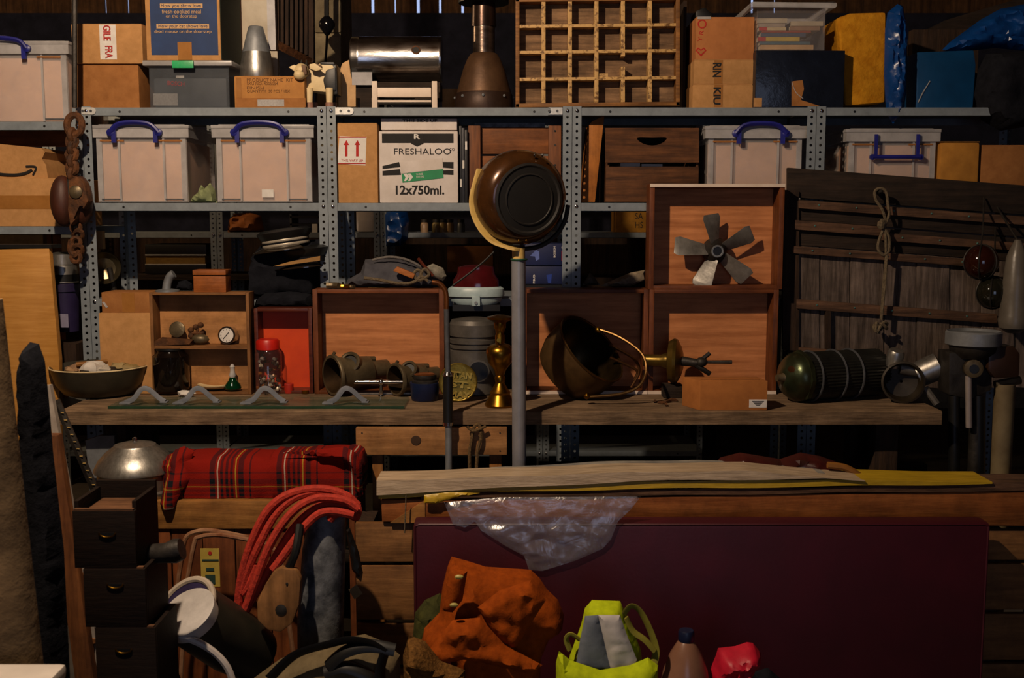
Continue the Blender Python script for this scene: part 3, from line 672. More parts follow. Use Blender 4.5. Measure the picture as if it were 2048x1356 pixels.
for i, ((u0, u1), h) in enumerate((((1522, 1628), 9), ((1520, 1622), 6), ((1516, 1600), 8), ((1522, 1612), 7), ((1524, 1622), 4), ((1518, 1572), 6), ((1516, 1570), 7), ((1514, 1574), 9), ((1580, 1640), 8), ((1582, 1646), 9))):
    q = (7, 6, 5, 4, 3, 2, 1, 0, 9, 8)[i]
    if i == 8: zz = zs8
    if i == 5: zs8 = zz
    bk = T('paperback', bookd[q][1] + ' paperback lying flat in the clear box on the black carton', 'book', (P(u0, 50, .09).x, .2, zz), 'paperbacks in the clear box'); hgt = h * K(.08, 60)
    a_, b_ = P(u0, 50, .042).x, P(u1, 50, .042).x
    MB().bb(a_ + .002, b_ - .002, .045, .25, zz, zz + hgt).build('pages', mat('book_pages', 'cdbfa5', .9), bk)
    MB().bb(a_, b_, .041, .045, zz, zz + hgt).build('spine', mat('spine%d' % q, bookd[q][0], .7), bk)
    if q == 5 - 3 or q == 5: MB().bb(a_, a_ + .03, .0405, .041, zz, zz + hgt).build('spine_print', redink, bk)
    zz += hgt + .0012
# foam slab, blue sheets
MB().slab([(1674, 36), (1700, 26), (1772, 24), (1770, 205), (1690, 212), (1688, 150)], .06, .2).top('foam_slab', foam, 'thick yellow foam slab standing beside the blue sheeting', 'foam', bevel=.01)
MB().puff([(1770, 60), (1775, 25), (1795, 8), (1806, 12), (1815, 60), (1814, 130), (1812, 190), (1806, 225), (1786, 248), (1772, 226), (1768, 150)], .04, .025, 5, 3, .022, (34, 7), sharp=True).top('tarpaulin_strip', tarp, 'crumpled blue tarpaulin strip hanging over the shelf edge', 'tarpaulin')
MB().puff([(1884, 100), (1900, 84), (1960, 40), (2000, 18), (2070, 4), (2070, 104), (1990, 96), (1920, 104)], .12, .05, 6, 8, .022, (6, 22), sharp=True).top('tarpaulin_sheet', tarp, 'bunched blue plastic sheet under the roof beam', 'tarpaulin')
t = T('blue_crate', 'blue plastic-wrapped box beside the dark bundle', 'box', P(1890, 214, .06))
MB().slab([(1834, 104), (1948, 100), (1952, 130), (1946, 218), (1832, 218)], .06, .26).build('body', mat('blue_box_wrap', '0e426e', .35, 0, '0a3458', sc=6, bump=.2), t, .006)
MB().tube(pc([(1836, 205), (1846, 185), (1860, 162)], .057), .002, 5).build('wrap_fold', clearr, t)
MB().puff([(1955, 216), (1948, 190), (1956, 140), (1972, 108), (2070, 100), (2070, 250), (2000, 262), (1962, 240)], .06, .1, 10, 4, .02).top('dark_bundle', blackcl, 'black cloth bundle beside the blue box', 'bundle')
MB().pb(1820, 40, 1960, 214, .36, .05).top('back_panel', darkz, 'dark boards standing behind the blue box', 'board').location.z = Z1
# ------------------------------------------------------------------ second shelf
t = T('arrow_carton', 'brown carton with a black curved arrow and torn corner', 'box', P(40, 355, .04))
MB().slab([(-120, 290), (0, 288), (82, 296), (90, 304), (84, 318), (92, 330), (96, 356), (-120, 356)], .05, .25).build('body', card, t)
MB().tube(pc([(-40, 330), (-10, 346), (25, 350), (50, 347), (64, 340)], .048), .006, 6).tube(pc([(52, 333), (68, 333), (72, 337), (66, 350)], .048), .004, 6).build('arrow_print', ink, t, label='black curved arrow print')
zl = P(0, 356, .03).z
c = T('taped_carton', 'wide pale brown carton with a broad tape band under the arrow carton', 'box', P(30, 452, .03))
MB().bb(P(-140, 0, .03).x, P(120, 0, .03).x, .03, .35, ZB, zl).build('body', card, c, .004)
MB().pb(-139, 391, 119, 418, .0292, .0008).build('tape', tape, c)
MB().pb(-60, 262, 170, 292, .36, .05).top('plank_offcut', orangew, 'orange plank lying behind the arrow carton', 'plank')
# tackle block hanging in front of the shelves
t = T('tackle_block', 'old wooden tackle block hanging on a rusty chain', 'tackle block', P(146, 530, -.12)); k = K(-.12, 400); YK = -.12
MB().tube([P(149, -200, YK), P(149, 215, YK)], .010, 8).build('hanging_rod', iron, t)
MB().tube([P(149 + 15 * math.cos(a), 250 + 20 * math.sin(a), YK) for a in [2 * math.pi * i / 16 for i in range(16)]], .013, 8, True).build('shackle', rust, t)
rn = random.Random(2)
for i in range(7):
    v = 270 + i * 13; an = i % 2
    pts = [P(144 + (9 if an else 5) * math.cos(a) + rn.uniform(-1, 1), v + 11 * math.sin(a), YK + (0 if an else .012) * math.cos(a)) for a in [2 * math.pi * j / 10 for j in range(10)]]
    MB().tube(pts, .0115, 6, True).build('chain_link', rust, t)
p = P(127, 402, YK)
cheek = mat('dark_red_block_wood', '4a2314', .55, 0, '2a140c', sc=6, st=(4, 4, 1), bump=.2)
MB().ell(P(126, 402, YK), (24 * k, .05, 51 * k), 24).build('cheek', cheek, t)
MB().ell(P(163, 401, YK + .012), (21 * k, .05, 49 * k), 24).build('cheek', cheek, t)
MB().ell(P(146, 402, YK + .01), (20 * k, .042, 52 * k), 20).build('sheave_housing', iron, t)
MB().slab([(137, 360), (152, 352), (168, 366), (176, 402), (166, 420), (158, 400), (150, 440), (140, 452), (135, 420)], YK - .058, .05).build('strap', rust, t, .006)
MB().lathe([(13 * k, 0), (13 * k, .014), (8 * k, .02)], disc_m(P(154, 384, YK - .05), (0, -1, 0)), 12).build('axle_pin', bronze, t)
for i in range(5):
    v = 455 + i * 15; MB().tube([P(152 + (i % 2) * 4 + 9 * math.cos(a), v + 10 * math.sin(a), YK + (.012 if i % 2 else 0) * math.sin(a)) for a in [2 * math.pi * j / 10 for j in range(10)]], .009, 6, True).build('chain_link', rust, t)
MB().tube(pc([(142, 480), (140, 500), (150, 512), (160, 500)], YK), .01, 7).build('hook', rust, t)
# green cloth between bins
MB().puff([(384, 404), (386, 392), (398, 382), (402, 368), (410, 376), (420, 364), (430, 378), (434, 404)], .1, .05, 4, 6, .014, (30, 30), edge=.02).top('green_rag', greencl, 'crumpled pale green rag between the clear bins', 'cloth').location.z = Z2 + .002
# this way up carton
c = carton(672, 755, 246, Z2, .02, .22, 'narrow brown carton with two red up arrows', card)
MB().slab([(679, 272), (733, 274), (731, 331), (675, 327)], .0192, .0008).build('label', white, c, label='white label with two red arrows')
for u in (692, 714):
    MB().slab([(u - 2, 313), (u - 2, 290), (u - 5, 290), (u + 1, 280), (u + 6, 290), (u + 3, 290), (u + 3, 313)], .0183, .0008).build('arrow_print', redink, c)
text('THIS WAY UP', 704, 321, .0192, 5, c, redink, 44, -2)
for q in ((677, 273, 732, 275), (676, 326, 731, 328)): MB().pb(*q, .0183, .0006).build('label_border', redink, c)
# white bottle carton
t = T('bottle_carton', 'white 12x750ml bottle carton with green sticker', 'box', P(836, 406, .01))
MB().bb(P(758, 300, .015).x, P(916, 300, .015).x, .015, .30, Z2, P(758, 262, .015).z).build('body', whitec, t, .005)
MB().pb(762, 237, 914, 260, .04, .26).build('upper_flap', whitec, t, .003)
text('THIS SIDE UP', 840, 241, .04, 6, t, ink, 70, 0, .03)
Y = .0142
MB().pb(764, 267, 907, 286, Y, .0008).build('black_band', ink, t)
MB().slab([(822, 267), (847, 267), (847, 287), (834, 293), (822, 287)], Y - .0008, .0008).build('shield', ink, t); text('R', 834, 273, Y - .001, 10, t, white, 12, 0, .04)
text('FRESHALOO', 845, 303, .015, 12, t, ink, 114); text('CO', 904, 299, .015, 5, t, ink, 10)
for a in ([(765, 332), (798, 324), (801, 334), (765, 338)], [(765, 342), (800, 338), (802, 350), (765, 351)], [(884, 324), (907, 324), (907, 337), (884, 335)], [(884, 341), (907, 340), (907, 350), (884, 349)]):
    MB().slab(a, Y, .0008).build('black_band', ink, t)
s = MB().slab([(801, 324), (885, 316), (886, 338), (802, 347)], Y - .001, .001).build('sticker_upper', whitec, t)
s = MB().slab([(803, 348), (886, 338), (887, 356), (805, 365)], Y - .001, .001).build('sticker_green', greenp, t, label='green printed sticker')
for du in (0, 8): MB().slab([(807 + du, 348), (813 + du, 347), (818 + du, 354), (812 + du, 362), (808 + du, 362), (811 + du, 355)], Y - .002, .001).build('sticker_mark', white, t)
text('THREE\nSISTERS', 840, 351, Y - .001, 9, t, white, 16, 5)
text('12x750ml.', 840, 380, .015, 19, t, ink, 97, 0, .03)
# books
cols_ = ['15161c', '20222c', '16161a']
for i in range(3):
    b = T('hardback_book', ('black hardback touching the white carton', 'middle blue-black hardback beside the white carton', 'black hardback touching the red-brown crate')[i], 'book', P(921 + i * 5, 406, .04), 'dark books beside the white carton')
    a, e = P(918.5 + i * 5.6, 300, .04).x, P(923.6 + i * 5.6, 300, .04).x; zt = P(920, 252 + i * 4, .04).z
    MB().bb(a, e, .04, .2, Z2, zt).build('cover', mat('bookcover%d' % i, cols_[i], .5), b, .001)
    MB().bb(a + .001, e - .001, .0392, .04, Z2 + .06 + i * .07, Z2 + .09 + i * .07).build('spine_label', white, b)
# slatted crate behind the lamp
t = T('slatted_crate', 'red-brown slatted wooden crate behind the brown lamp', 'crate', P(1030, 406, .06))
for u0, u1, d in ((935, 960, 0), (1098, 1124, 0)): MB().bb(P(u0, 0, .06).x, P(u1, 0, .06).x, .06, .10, Z2, P(u0, 251, .06).z).build('corner_post', mat('rbp', '7d4a26', .7, 0, '54301a', sc=4, st=(20, 20, 2)), t, .003)
for v0, v1 in ((255, 308), (312, 360), (364, 405)): MB().pb(940, v0, 1120, v1, .082, .015).build('slat', wood('crate_slat', '8a5228', '633818', 'x', .8), t, .003)
for u in (938, 1112): MB().bb(P(u, 0, .06).x, P(u + 8, 0, .06).x, .1, .38, Z2, P(935, 255, .06).z).build('side_board', cratew, t)
MB().bb(P(942, 0, .06).x, P(1118, 0, .06).x, .1, .38, Z2 + .002, Z2 + .012).build('bottom_board', cratew, t)
for v in (262, 290, 330, 380): MB().lathe([(.004, 0), (.004, .002)], disc_m(P(1110, v, .06), (0, -1, 0)), 8).build('nail', iron, t)
MB().pb(950, 246, 1090, 256, .12, .2).top('magazine_stack', mat('dark_magazines', '2a2c34', .5, 0, '8a8a90', sc=30), 'stack of dark magazines inside the red-brown crate', 'magazines')
# leaning plank
MB().slab([(1163, 404), (1178, 250), (1184, 243), (1209, 230), (1190, 404)], .06, .22).top('leaning_plank', wood('fresh_orange_plank', 'b8742f', '9a5a20', 'z', .6), 'orange plank leaning beside the slotted fruit crate', 'plank', bevel=.002)
# fruit crate
t = T('fruit_crate', 'dark wooden fruit crate with an oval hand slot', 'crate', P(1306, 406, .05))
Yc = .05; m = MB()
ov = [(1304 + 30 * math.cos(a), 280 + 8 * math.sin(a) + 3 * math.cos(2 * a) * -1) for a in [2 * math.pi * i / 20 for i in range(20)]]
def plate_hole(m, u0, v0, u1, v1, hole, Y, d):      # board with a real opening
    n = len(hole); cx = sum(h[0] for h in hole) / n; cy = sum(h[1] for h in hole) / n; out = []
    for u, v in hole:
        dx, dy = u - cx, v - cy; s = min((((u1 if dx > 0 else u0) - cx) / dx) if abs(dx) > 1e-6 else 1e9, (((v1 if dy > 0 else v0) - cy) / dy) if abs(dy) > 1e-6 else 1e9)
        out.append((cx + dx * s, cy + dy * s))
    for yy in (Y, Y + d):
        vs = [P(u, v, Y) for u, v in out] + [P(u, v, Y) for u, v in hole]
        for q in vs: q.y = yy
        m.add(vs, [(i, (i + 1) % n, n + (i + 1) % n, n + i) for i in range(n)])
    hv = [P(u, v, Y) for u, v in hole]; hb = [Vector((p.x, Y + d, p.z)) for p in hv]
    m.add(hv + hb, [(i, (i + 1) % n, n + (i + 1) % n, n + i) for i in range(n)])
    for c in ((u0, v0), (u1, v0), (u1, v1), (u0, v1)):      # fill the corners
        near = sorted(out, key=lambda q: (q[0] - c[0]) ** 2 + (q[1] - c[1]) ** 2)
        e1 = [q for q in near if abs(q[1] - c[1]) < .01][:1]; e2 = [q for q in near if abs(q[0] - c[0]) < .01][:1]
        if e1 and e2:
            for yy in (Y, Y + d):
                vs = [P(*q, Y) for q in (c, e1[0], e2[0])]
                for q in vs: q.y = yy
                m.add(vs, [(0, 1, 2)])
    return m
plate_hole(MB(), 1211, 256, 1398, 325, ov, Yc, .016).build('slat', cratew, t)
MB().pb(1211, 333, 1398, 404, Yc, .016).build('slat', cratew, t, .003)
for u in (1390, 1211): MB().pb(u, 262, u + 8, 404, Yc + .016, .3).build('side_board', cratew, t)
MB().pb(1219, 398, 1394, 404, Yc + .016, .3).build('bottom_board', cratew, t)
MB().pb(1219, 262, 1394, 398, Yc + .30, .015).build('back_board', darkx, t)
for u0, u1 in ((1240, 1280), (1282, 1325)):
    MB().pb(u0, 326 if u0 < 1250 else 328, u1, 396, Yc + .03, .18).top('white_packet', white, ('grey-white packet low behind the fruit crate gap', 'brighter white packet behind the fruit crate gap')[u0 > 1260], 'packet', 'packets in the fruit crate')
# far right bay
MB().slab([(1648, 310), (1664, 305), (1686, 312), (1690, 345), (1650, 345)], .04, .25).top('log_piece', mat('log_end', 'a06c30', .8, 0, '4a2c14', sc=22, bump=.4), 'short split log end beside the bin with folded handle', 'log', bevel=.006).location.z = Z2 + .02
MB().pb(1640, 345, 1692, 405, .04, .3).top('dark_carton', darkx, 'dark box under the split log end', 'box').location.z = Z2
t = carton(1882, 1960, 283, Z2, .05, .25, 'rounded yellow-brown carton beside the bin with folded handle', mat('yellow_carton', 'b27a2c', .85, 0, '9c6822', sc=20), bev=.012)
t = carton(1964, 2075, 290, Z2, .06, .25, 'brown carton behind the top of the old board panel', cardd)
# ------------------------------------------------------------------ rear shelf contents
zr = ZR[2]; 
t = T('document_case', 'black case with gilt edges on the rear shelf', 'case', P(350, 535, YR + .02))
zz0 = P(350, 537, YR).z
MB().pb(290, 489, 412, 509, YR, .3).build('lid', black, t, .004); MB().pb(292, 512, 410, 528, YR + .004, .3).build('gilt_edge', mat('gilt_page_edge', '8a6a2c', .5, .2, '6d5220', sc=30, st=(1, 1, 9)), t); MB().pb(290, 530, 412, 548, YR, .3).build('base', black, t, .004)
MB().pb(290, 509, 412, 511, YR - .003, .004).pb(290, 528, 412, 530, YR - .003, .004).build('trim_line', zinc, t)
MB().pb(262, 549, 640, 560, YR, .35).top('case_board', darkx, 'dark board under the gilt-edged black case', 'board')
MB().puff([(455, 466), (458, 440), (468, 428), (500, 425), (522, 432), (530, 466)], YR + .1, .08, 6, 11, .03, (9, 9), sharp=True).top('orange_bag', mat('orange_sack', '9c5a20', .7, 0, '6d3c14', sc=14), 'crumpled orange sack on the dim rear shelf', 'bag')
t = T('file_rack', 'black wire file rack on the dim rear shelf', 'rack', P(610, 465, YR + .05))
for v in (432, 447, 461): MB().pb(580, v, 640, v + 4, YR + .05, .2).build('tray', black, t)
for u in (580, 637): MB().pb(u, 428, u + 3, 466, YR + .05, .2).build('side_frame', steeld, t)
MB().pb(624, 448, 634, 466, YR + .03, .02).top('small_packet', white, 'small white packet beside the file rack', 'packet')
MB().bb(P(703, 0, YR).x, P(742, 0, YR).x, YR + .03, YR + .25, zr, P(703, 410, YR).z).top('white_tub', whitec, 'white square tub with blue rim on the rear shelf', 'tub', bevel=.02)
MB().puff([(772, 492), (770, 430), (780, 415), (812, 415), (818, 440), (814, 480), (800, 492)], YR - .016, .06, 7, 12, .03, (9, 9), sharp=True).top('blue_bag', tarp, 'blue plastic bag hanging from the rear shelf', 'bag')
for i, (u, c_) in enumerate(((849, 'b09070'), (872, 'a89058'), (886, 'b59a5c'), (900, 'a08050'), (922, '5c6060'), (1000, '8a7a5a'))):
    p = P(u, 452, YR + .06); k = K(YR, 440); h = zr
    j = T('storage_jar', ('pink-beige', 'mustard', 'straw yellow', 'tan', 'grey', 'olive')[i] + ' lidded jar on the rear shelf behind the lamp', 'jar', (p.x, p.y, h), 'jars on the rear shelf')
    MB().lathe([(8 * k, 0), (8 * k, 16 * k), (6 * k, 20 * k)], Matrix.Translation((p.x, p.y, h)), 12).build('glass', mat('jar%d' % i, c_, .3), j)
    MB().lathe([(7 * k, 20 * k), (7 * k, 26 * k)], Matrix.Translation((p.x, p.y, h)), 12).build('lid', iron, j)
MB().bb(P(890, 0, YR).x, P(985, 0, YR).x, YR + .02, YR + .3, P(900, 545, YR).z, P(900, 492, YR).z).top('brown_carton', cardd, 'brown carton low behind the lamp pole', 'box', bevel=.004)
t = carton(1232, 1300, 415, zr, YR + .05, .25, 'yellow carton with black letters on the rear shelf', mat('amber_carton', 'a8741c', .8, 0, '8c5f14', sc=14)); text('SA\nHS', 1278, 441, YR + .05, 30, t, ink, 16)
MB().bb(P(-20, 0, YR).x, P(1500, 0, YR).x, YR + .7, YR + .75, 0, P(0, 480, YR).z).top('dark_partition', darkz, 'dark boarded partition behind the rear shelving', 'partition')
# pointed wooden pattern behind
MB().slab([(735, 525), (735, 475), (750, 454), (758, 456), (771, 475), (771, 525)], .3, .1).slab([(749, 525), (749, 462), (757, 462), (757, 525)], .292, .012).top('pointed_pattern', mat('tan_pattern_wood', '9a7a44', .6, 0, '7d6034', sc=5, st=(20, 20, 2)), 'tan pointed wooden pattern standing behind the ropes', 'pattern', bevel=.003).location.z = Z3 + .001
# ------------------------------------------------------------------ hats and clothes on the third shelf
zsh = Z3
MB().puff([(500, 612), (498, 560), (506, 530), (520, 512), (560, 500), (640, 498), (640, 612)], .06, .1, 10, 21, .02, (8, 14)).top('folded_clothes', blackcl, 'pile of folded black clothes under the striped cap', 'clothes').location.z = Z3 + .003
MB().puff([(508, 616), (512, 600), (530, 586), (580, 582), (622, 588), (630, 616)], -.03, .05, 8, 22, .01, (10, 20)).top('black_jumper', blackcl, 'black knitted jumper on the red-lined box', 'clothes')
def cap(u, v, tilt, Y, sc, label, stripes):
    p = P(u, v, Y); k = K(Y, v) * sc
    t = T('peaked_cap', label, 'hat', p); M = Matrix.Translation(p) @ Matrix.Rotation(R(tilt), 4, 'Y')
    MB().lathe([(50 * k, -6 * k), (52 * k, 8 * k)], M, 28).build('band', blackcl, t)
    for h in stripes: MB().lathe([(52.3 * k, h * k), (53.3 * k, (h + 1.5) * k), (53.3 * k, (h + 4.5) * k), (52.5 * k, (h + 6) * k)], M, 28, False).build('stripe', mat('silver_braid', 'b4aa98', .4, .3), t, label='silver braid stripe')
    MB().lathe([(52 * k, 8 * k), (60 * k, 20 * k), (62 * k, 26 * k), (52 * k, 32 * k), (20 * k, 34 * k)], M, 28).build('crown', black, t)
    vs = []; n = 14
    for i in range(n + 1):
        a = R(200 + 110 * i / n)
        for r, z in ((48, -4), (78 , -16)): 
            for dz in (0, 1.6): vs.append((r * k * math.cos(a), r * k * math.sin(a) * .95, (z + dz) * k))
    fs = []
    for i in range(n):
        b = i * 4; c = b + 4
        fs += [(b + 1, b + 3, c + 3, c + 1), (b, c, c + 2, b + 2), (b + 2, c + 2, c + 3, b + 3)]
    MB().add(vs, fs, M).build('peak', mat('patent_peak', '2a221a', .15, 0, '1c1712', coat=.5), t)
    return t
cap(572, 486, -8, .0, .88, 'black cap with two silver braid stripes on the clothes pile', (-6, 4))
cap(610, 520, -6, .02, .85, 'black peaked cap with a shiny tan-lined peak beside the upright', ())
MB().slab([(545, 533), (580, 523), (640, 512), (640, 521), (560, 532)], -.10, .02).top('cap_lining', mat('tan_leather', '9c7238', .6), 'tan leather hat brim lying in front of the black clothes', 'hat brim')
# cloth with ropes on the large drawer
MB().puff([(690, 573), (694, 560), (720, 545), (728, 520), (760, 517), (800, 520), (840, 534), (880, 560), (884, 574), (800, 576)], -.03, .06, 8, 23, .012, (9, 14), lean=.3).top('grey_sailcloth', mat('grey_cloth', '4b4a50', .9, 0, '33333a', sc=20), 'dark grey sailcloth heaped under the ropes', 'cloth')
MB().tube(pc([(728, 556), (760, 560), (790, 566), (822, 566), (838, 556), (842, 545), (835, 540), (828, 548), (836, 560), (850, 556), (858, 548), (850, 538), (842, 550), (856, 562)], -.11), .006, 7).top('coiled_rope', rope_m, 'pale knotted rope lying over the grey sailcloth', 'rope')
MB().tube(pc([(745, 520), (780, 514), (815, 520), (845, 535)], -.06), .005, 7).top('grey_rope', mat('grey_rope', '6f6a66', .9, 0, '55514e', sc=90, bump=.5), 'thin grey rope along the top of the sailcloth', 'rope')
MB().slab([(786, 542), (794, 533), (830, 548), (826, 558)], -.12, .025).top('wooden_toggle', orangew, 'short orange wooden toggle on the sailcloth', 'toggle', bevel=.003)
MB().puff([(850, 534), (866, 527), (886, 536), (893, 552), (886, 562), (866, 554)], -.08, .02, 5, 24, .004).top('shuttle', mat('mottled_grey', '8a8476', .8, 0, '5c584e', sc=60), 'mottled grey oval pad leaning at the end of the ropes', 'pad')
MB().tube(pc([(836, 516), (842, 524), (852, 536), (866, 552)], -.1), .006, 7).top('brown_stick', dkred, 'slim dark red handle poking from the ropes', 'handle stick')
# pale blue appliance with maroon dome
t = T('lamp_unit', 'pale blue enamel lamp unit with a maroon dome', 'lamp', P(952, 610, -.08)); Y = -.06
p = P(952, 598, Y); k = K(Y, 590); M = Matrix.Translation((p.x, Y, 0)) @ Matrix.Diagonal((1, .55, 1, 1))
def hz(v): return P(952, v, Y).z
MB().lathe([(40 * k, hz(609)), (50 * k, hz(602)), (52 * k, hz(594))], M, 32).build('lower_tray', lblue, t)
MB().lathe([(56 * k, hz(592)), (57 * k, hz(588)), (56 * k, hz(577)), (50 * k, hz(573))], M, 32).build('rim', lblue, t)
MB().lathe([(55.5 * k, hz(594)), (55.5 * k, hz(591))], M, 32).build('gasket', black, t)
MB().lathe([(47 * k, hz(574)), (46 * k, hz(560)), (38 * k, hz(548)), (36 * k, hz(534)), (20 * k, hz(530)), (4 * k, hz(529))], M, 32).build('dome', maroonp, t, label='maroon translucent dome')
MB().pb(944, 592, 960, 612, Y - 57 * k * .55 - .006, .01).build('latch', lblue, t, .002)
MB().lathe([(.006, 0), (.006, .004)], disc_m(P(952, 606, Y - 57 * k * .55 - .006), (0, -1, 0)), 10).build('screw', galv, t)
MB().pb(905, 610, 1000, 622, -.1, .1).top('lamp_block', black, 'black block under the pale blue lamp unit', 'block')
# navy tool boxes
for v0, v1, l in ((487, 531, 'navy power tool carton with a red corner stripe'), (533, 571, 'darker navy carton under the red-striped tool carton')):
    t = T('tool_carton', l, 'box', P(1090, v1, .03)); Yt = .05
    MB().pb(1050, v0, 1131, v1, Yt, .22).build('body', blueb, t, .003)
    if v0 == 487:
        MB().pb(1123, 502, 1130, 522, Yt - .001, .001).build('red_stripe', redink, t)
        text('BOSCH', 1109, 504, Yt, 4, t, white, 22, 90, .03); MB().slab([(1060, 512), (1072, 500), (1078, 503), (1079, 518), (1072, 522), (1070, 513)], Yt - .001, .001).build('picture_print', mat('pale_blue_print', '5a6cb0', .6), t)
        MB().lathe([(.006, 0), (.006, .001)], disc_m(P(1126, 495, Yt), (0, -1, 0)), 10).build('round_mark', white, t)
    else:
        MB().slab([(1093, 550), (1104, 548), (1102, 566), (1096, 566)], Yt - .001, .001).build('picture_print', mat('mid_blue_print', '1c3c9a', .6), t); text('PRO', 1068, 558, Yt, 4, t, white, 18, 90, .03)
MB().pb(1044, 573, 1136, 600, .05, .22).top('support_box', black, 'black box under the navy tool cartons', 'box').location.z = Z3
# sandals
for i, pl in enumerate(([(1165, 570), (1180, 545), (1190, 556), (1200, 570)], [(1200, 572), (1230, 558), (1262, 545), (1290, 540), (1292, 560), (1262, 572)])):
    MB().puff(pl, -.03, .03, 5, 30 + i, .005, edge=.015).top('old_shoe', mat('shoe%d' % i, ('4a4640', '9a8a72')[i], .8, 0, ('35322d', '4a4236')[i], sc=14), ('grey canvas shoe lying beside the slotted upright', 'pale-soled worn shoe beside the fan box')[i], 'shoe')
# ------------------------------------------------------------------ workbench
YW = -.5; ZW = P(1024, 822, YW).z; ZU = P(1024, 849, YW).z
xl, xr = P(118, 830, YW).x, P(1884, 830, YW).x
t = T('workbench', 'long rough timber workbench carrying the drawers and brassware', 'workbench', ((xl + xr) / 2, -.26, 0))
def rough_plank(x0, x1, y0, y1, z0, z1, seed, n=46):
    m = MB(); vs = []; fs = []
    for i in range(n + 1):
        x = x0 + (x1 - x0) * i / n; e = .006 * noise.noise(Vector((x * 5, seed, 0))) + .004 * noise.noise(Vector((x * 23, seed, 3)))
        vs += [(x, y0 + e, z0), (x, y0 + e * .6, z1 - .004), (x, y0 + .006 + e, z1), (x, y1, z1), (x, y1, z0)]
    for i in range(n):
        for j in range(5):
            k_ = (j + 1) % 5; fs.append((i * 5 + j, i * 5 + k_, i * 5 + 5 + k_, i * 5 + 5 + j))
    fs += [(0, 1, 2, 3, 4), tuple(n * 5 + q for q in (4, 3, 2, 1, 0))]
    return m.add(vs, fs)
rough_plank(xl, xr, YW, YW + .22, ZU, ZW, 1).build('top_plank', greyw, t)
rough_plank(xl + .01, xr + .02, YW + .224, -.035, ZU, ZW - .001, 2).build('top_plank', greyw, t)
for x in (xl + .15, 0, xr - .15):
    for y in (YW + .13, -.1): MB().bb(x - .04, x + .04, y - .04, y + .04, 0, ZU).build('leg', darkz, t, .004)
for y in (YW + .13, -.1): MB().bb(xl + .15, xr - .15, y - .02, y + .02, .2, .28).build('stretcher', darkx, t)
YD = on(1024, 788, ZW).y
def bx(u): return P(u, 700, YD).x
def drawer(u0, v0, u1, zb, Yf, d, label, inner=ply, edge=None, th=.018, name='drawer_box', shelf=None, fm=None, zt=None):
    a, b = P(u0, 650, Yf).x, P(u1, 650, Yf).x; zt = zt or P(u0, v0, Yf).z
    t = T(name, label, 'drawer', ((a + b) / 2, Yf + d / 2, zb)); fm = fm or (drawer_w, drawer_z)
    MB().bb(a, a + th, Yf, Yf + d, zb, zt).build('side_panel', fm[1], t, .0015); MB().bb(b - th, b, Yf, Yf + d, zb, zt).build('side_panel', fm[1], t, .0015)
    MB().bb(a + th, b - th, Yf, Yf + d, zt - th * .75, zt).build('top_panel', fm[0], t, .0015); MB().bb(a + th, b - th, Yf, Yf + d, zb, zb + th * .75).build('bottom_panel', fm[0], t, .0015)
    MB().bb(a + th, b - th, Yf + d - .006, Yf + d, zb + th * .75, zt - th * .75).build('base_panel', inner, t, label='plywood base panel')
    if edge in ('top', 'both'): MB().bb(a, b, Yf - .004, Yf, zt - .011, zt + .001).build('white_edge', whitew, t, label='white painted edge')
    if edge in ('bottom',): MB().bb(a, b, Yf - .004, Yf, zb, zb + .012).build('white_edge', whitew, t, label='white painted edge')
    if shelf: MB().bb(a + th, b - th, Yf + .002, Yf + d - .006, P(u0, shelf, Yf).z - .012, P(u0, shelf, Yf).z).build('inner_shelf', fm[0], t)
    return t, zt
DD = .105
dA, zA = drawer(626, 579, 888, ZW, YD, DD, 'large mahogany drawer on end behind the bronze pipe fittings')
dB, zBt = drawer(1044, 579, 1297, ZW, YD, DD, 'mahogany drawer on end behind the copper bucket', edge='bottom')
dC, zC = drawer(1298, 579, 1556, ZW, YD, DD, 'mahogany drawer on end under the fan drawer', edge='bottom')
dD, zD = drawer(1296, 368, 1562, zC + .0005, YD, DD, 'top mahogany drawer framing the metal fan, white upper edge', edge='top')
tw = (wood('tan_case_wood', '8f6238', '6a4422', 'x', 1), wood('tan_case_side', '8f6238', '6a4422', 'z', 1))
dE, zE = drawer(300, 585, 499, ZW, YD - .01, .085, 'two-tier tan wooden case holding the pressure gauge', shelf=692, fm=tw, th=.012, inner=wood('tan_base_board', 'b98350', '9a6a3a', 'x', .5), name='display_case'); dE['category'] = 'case'
dF, zF = drawer(508, 617, 624, ZW, YD + .01, .09, 'dark red box with a glowing orange-red lining', inner=redpnt, fm=(dkred, dkred), th=.014, name='lined_box'); dF['category'] = 'box'
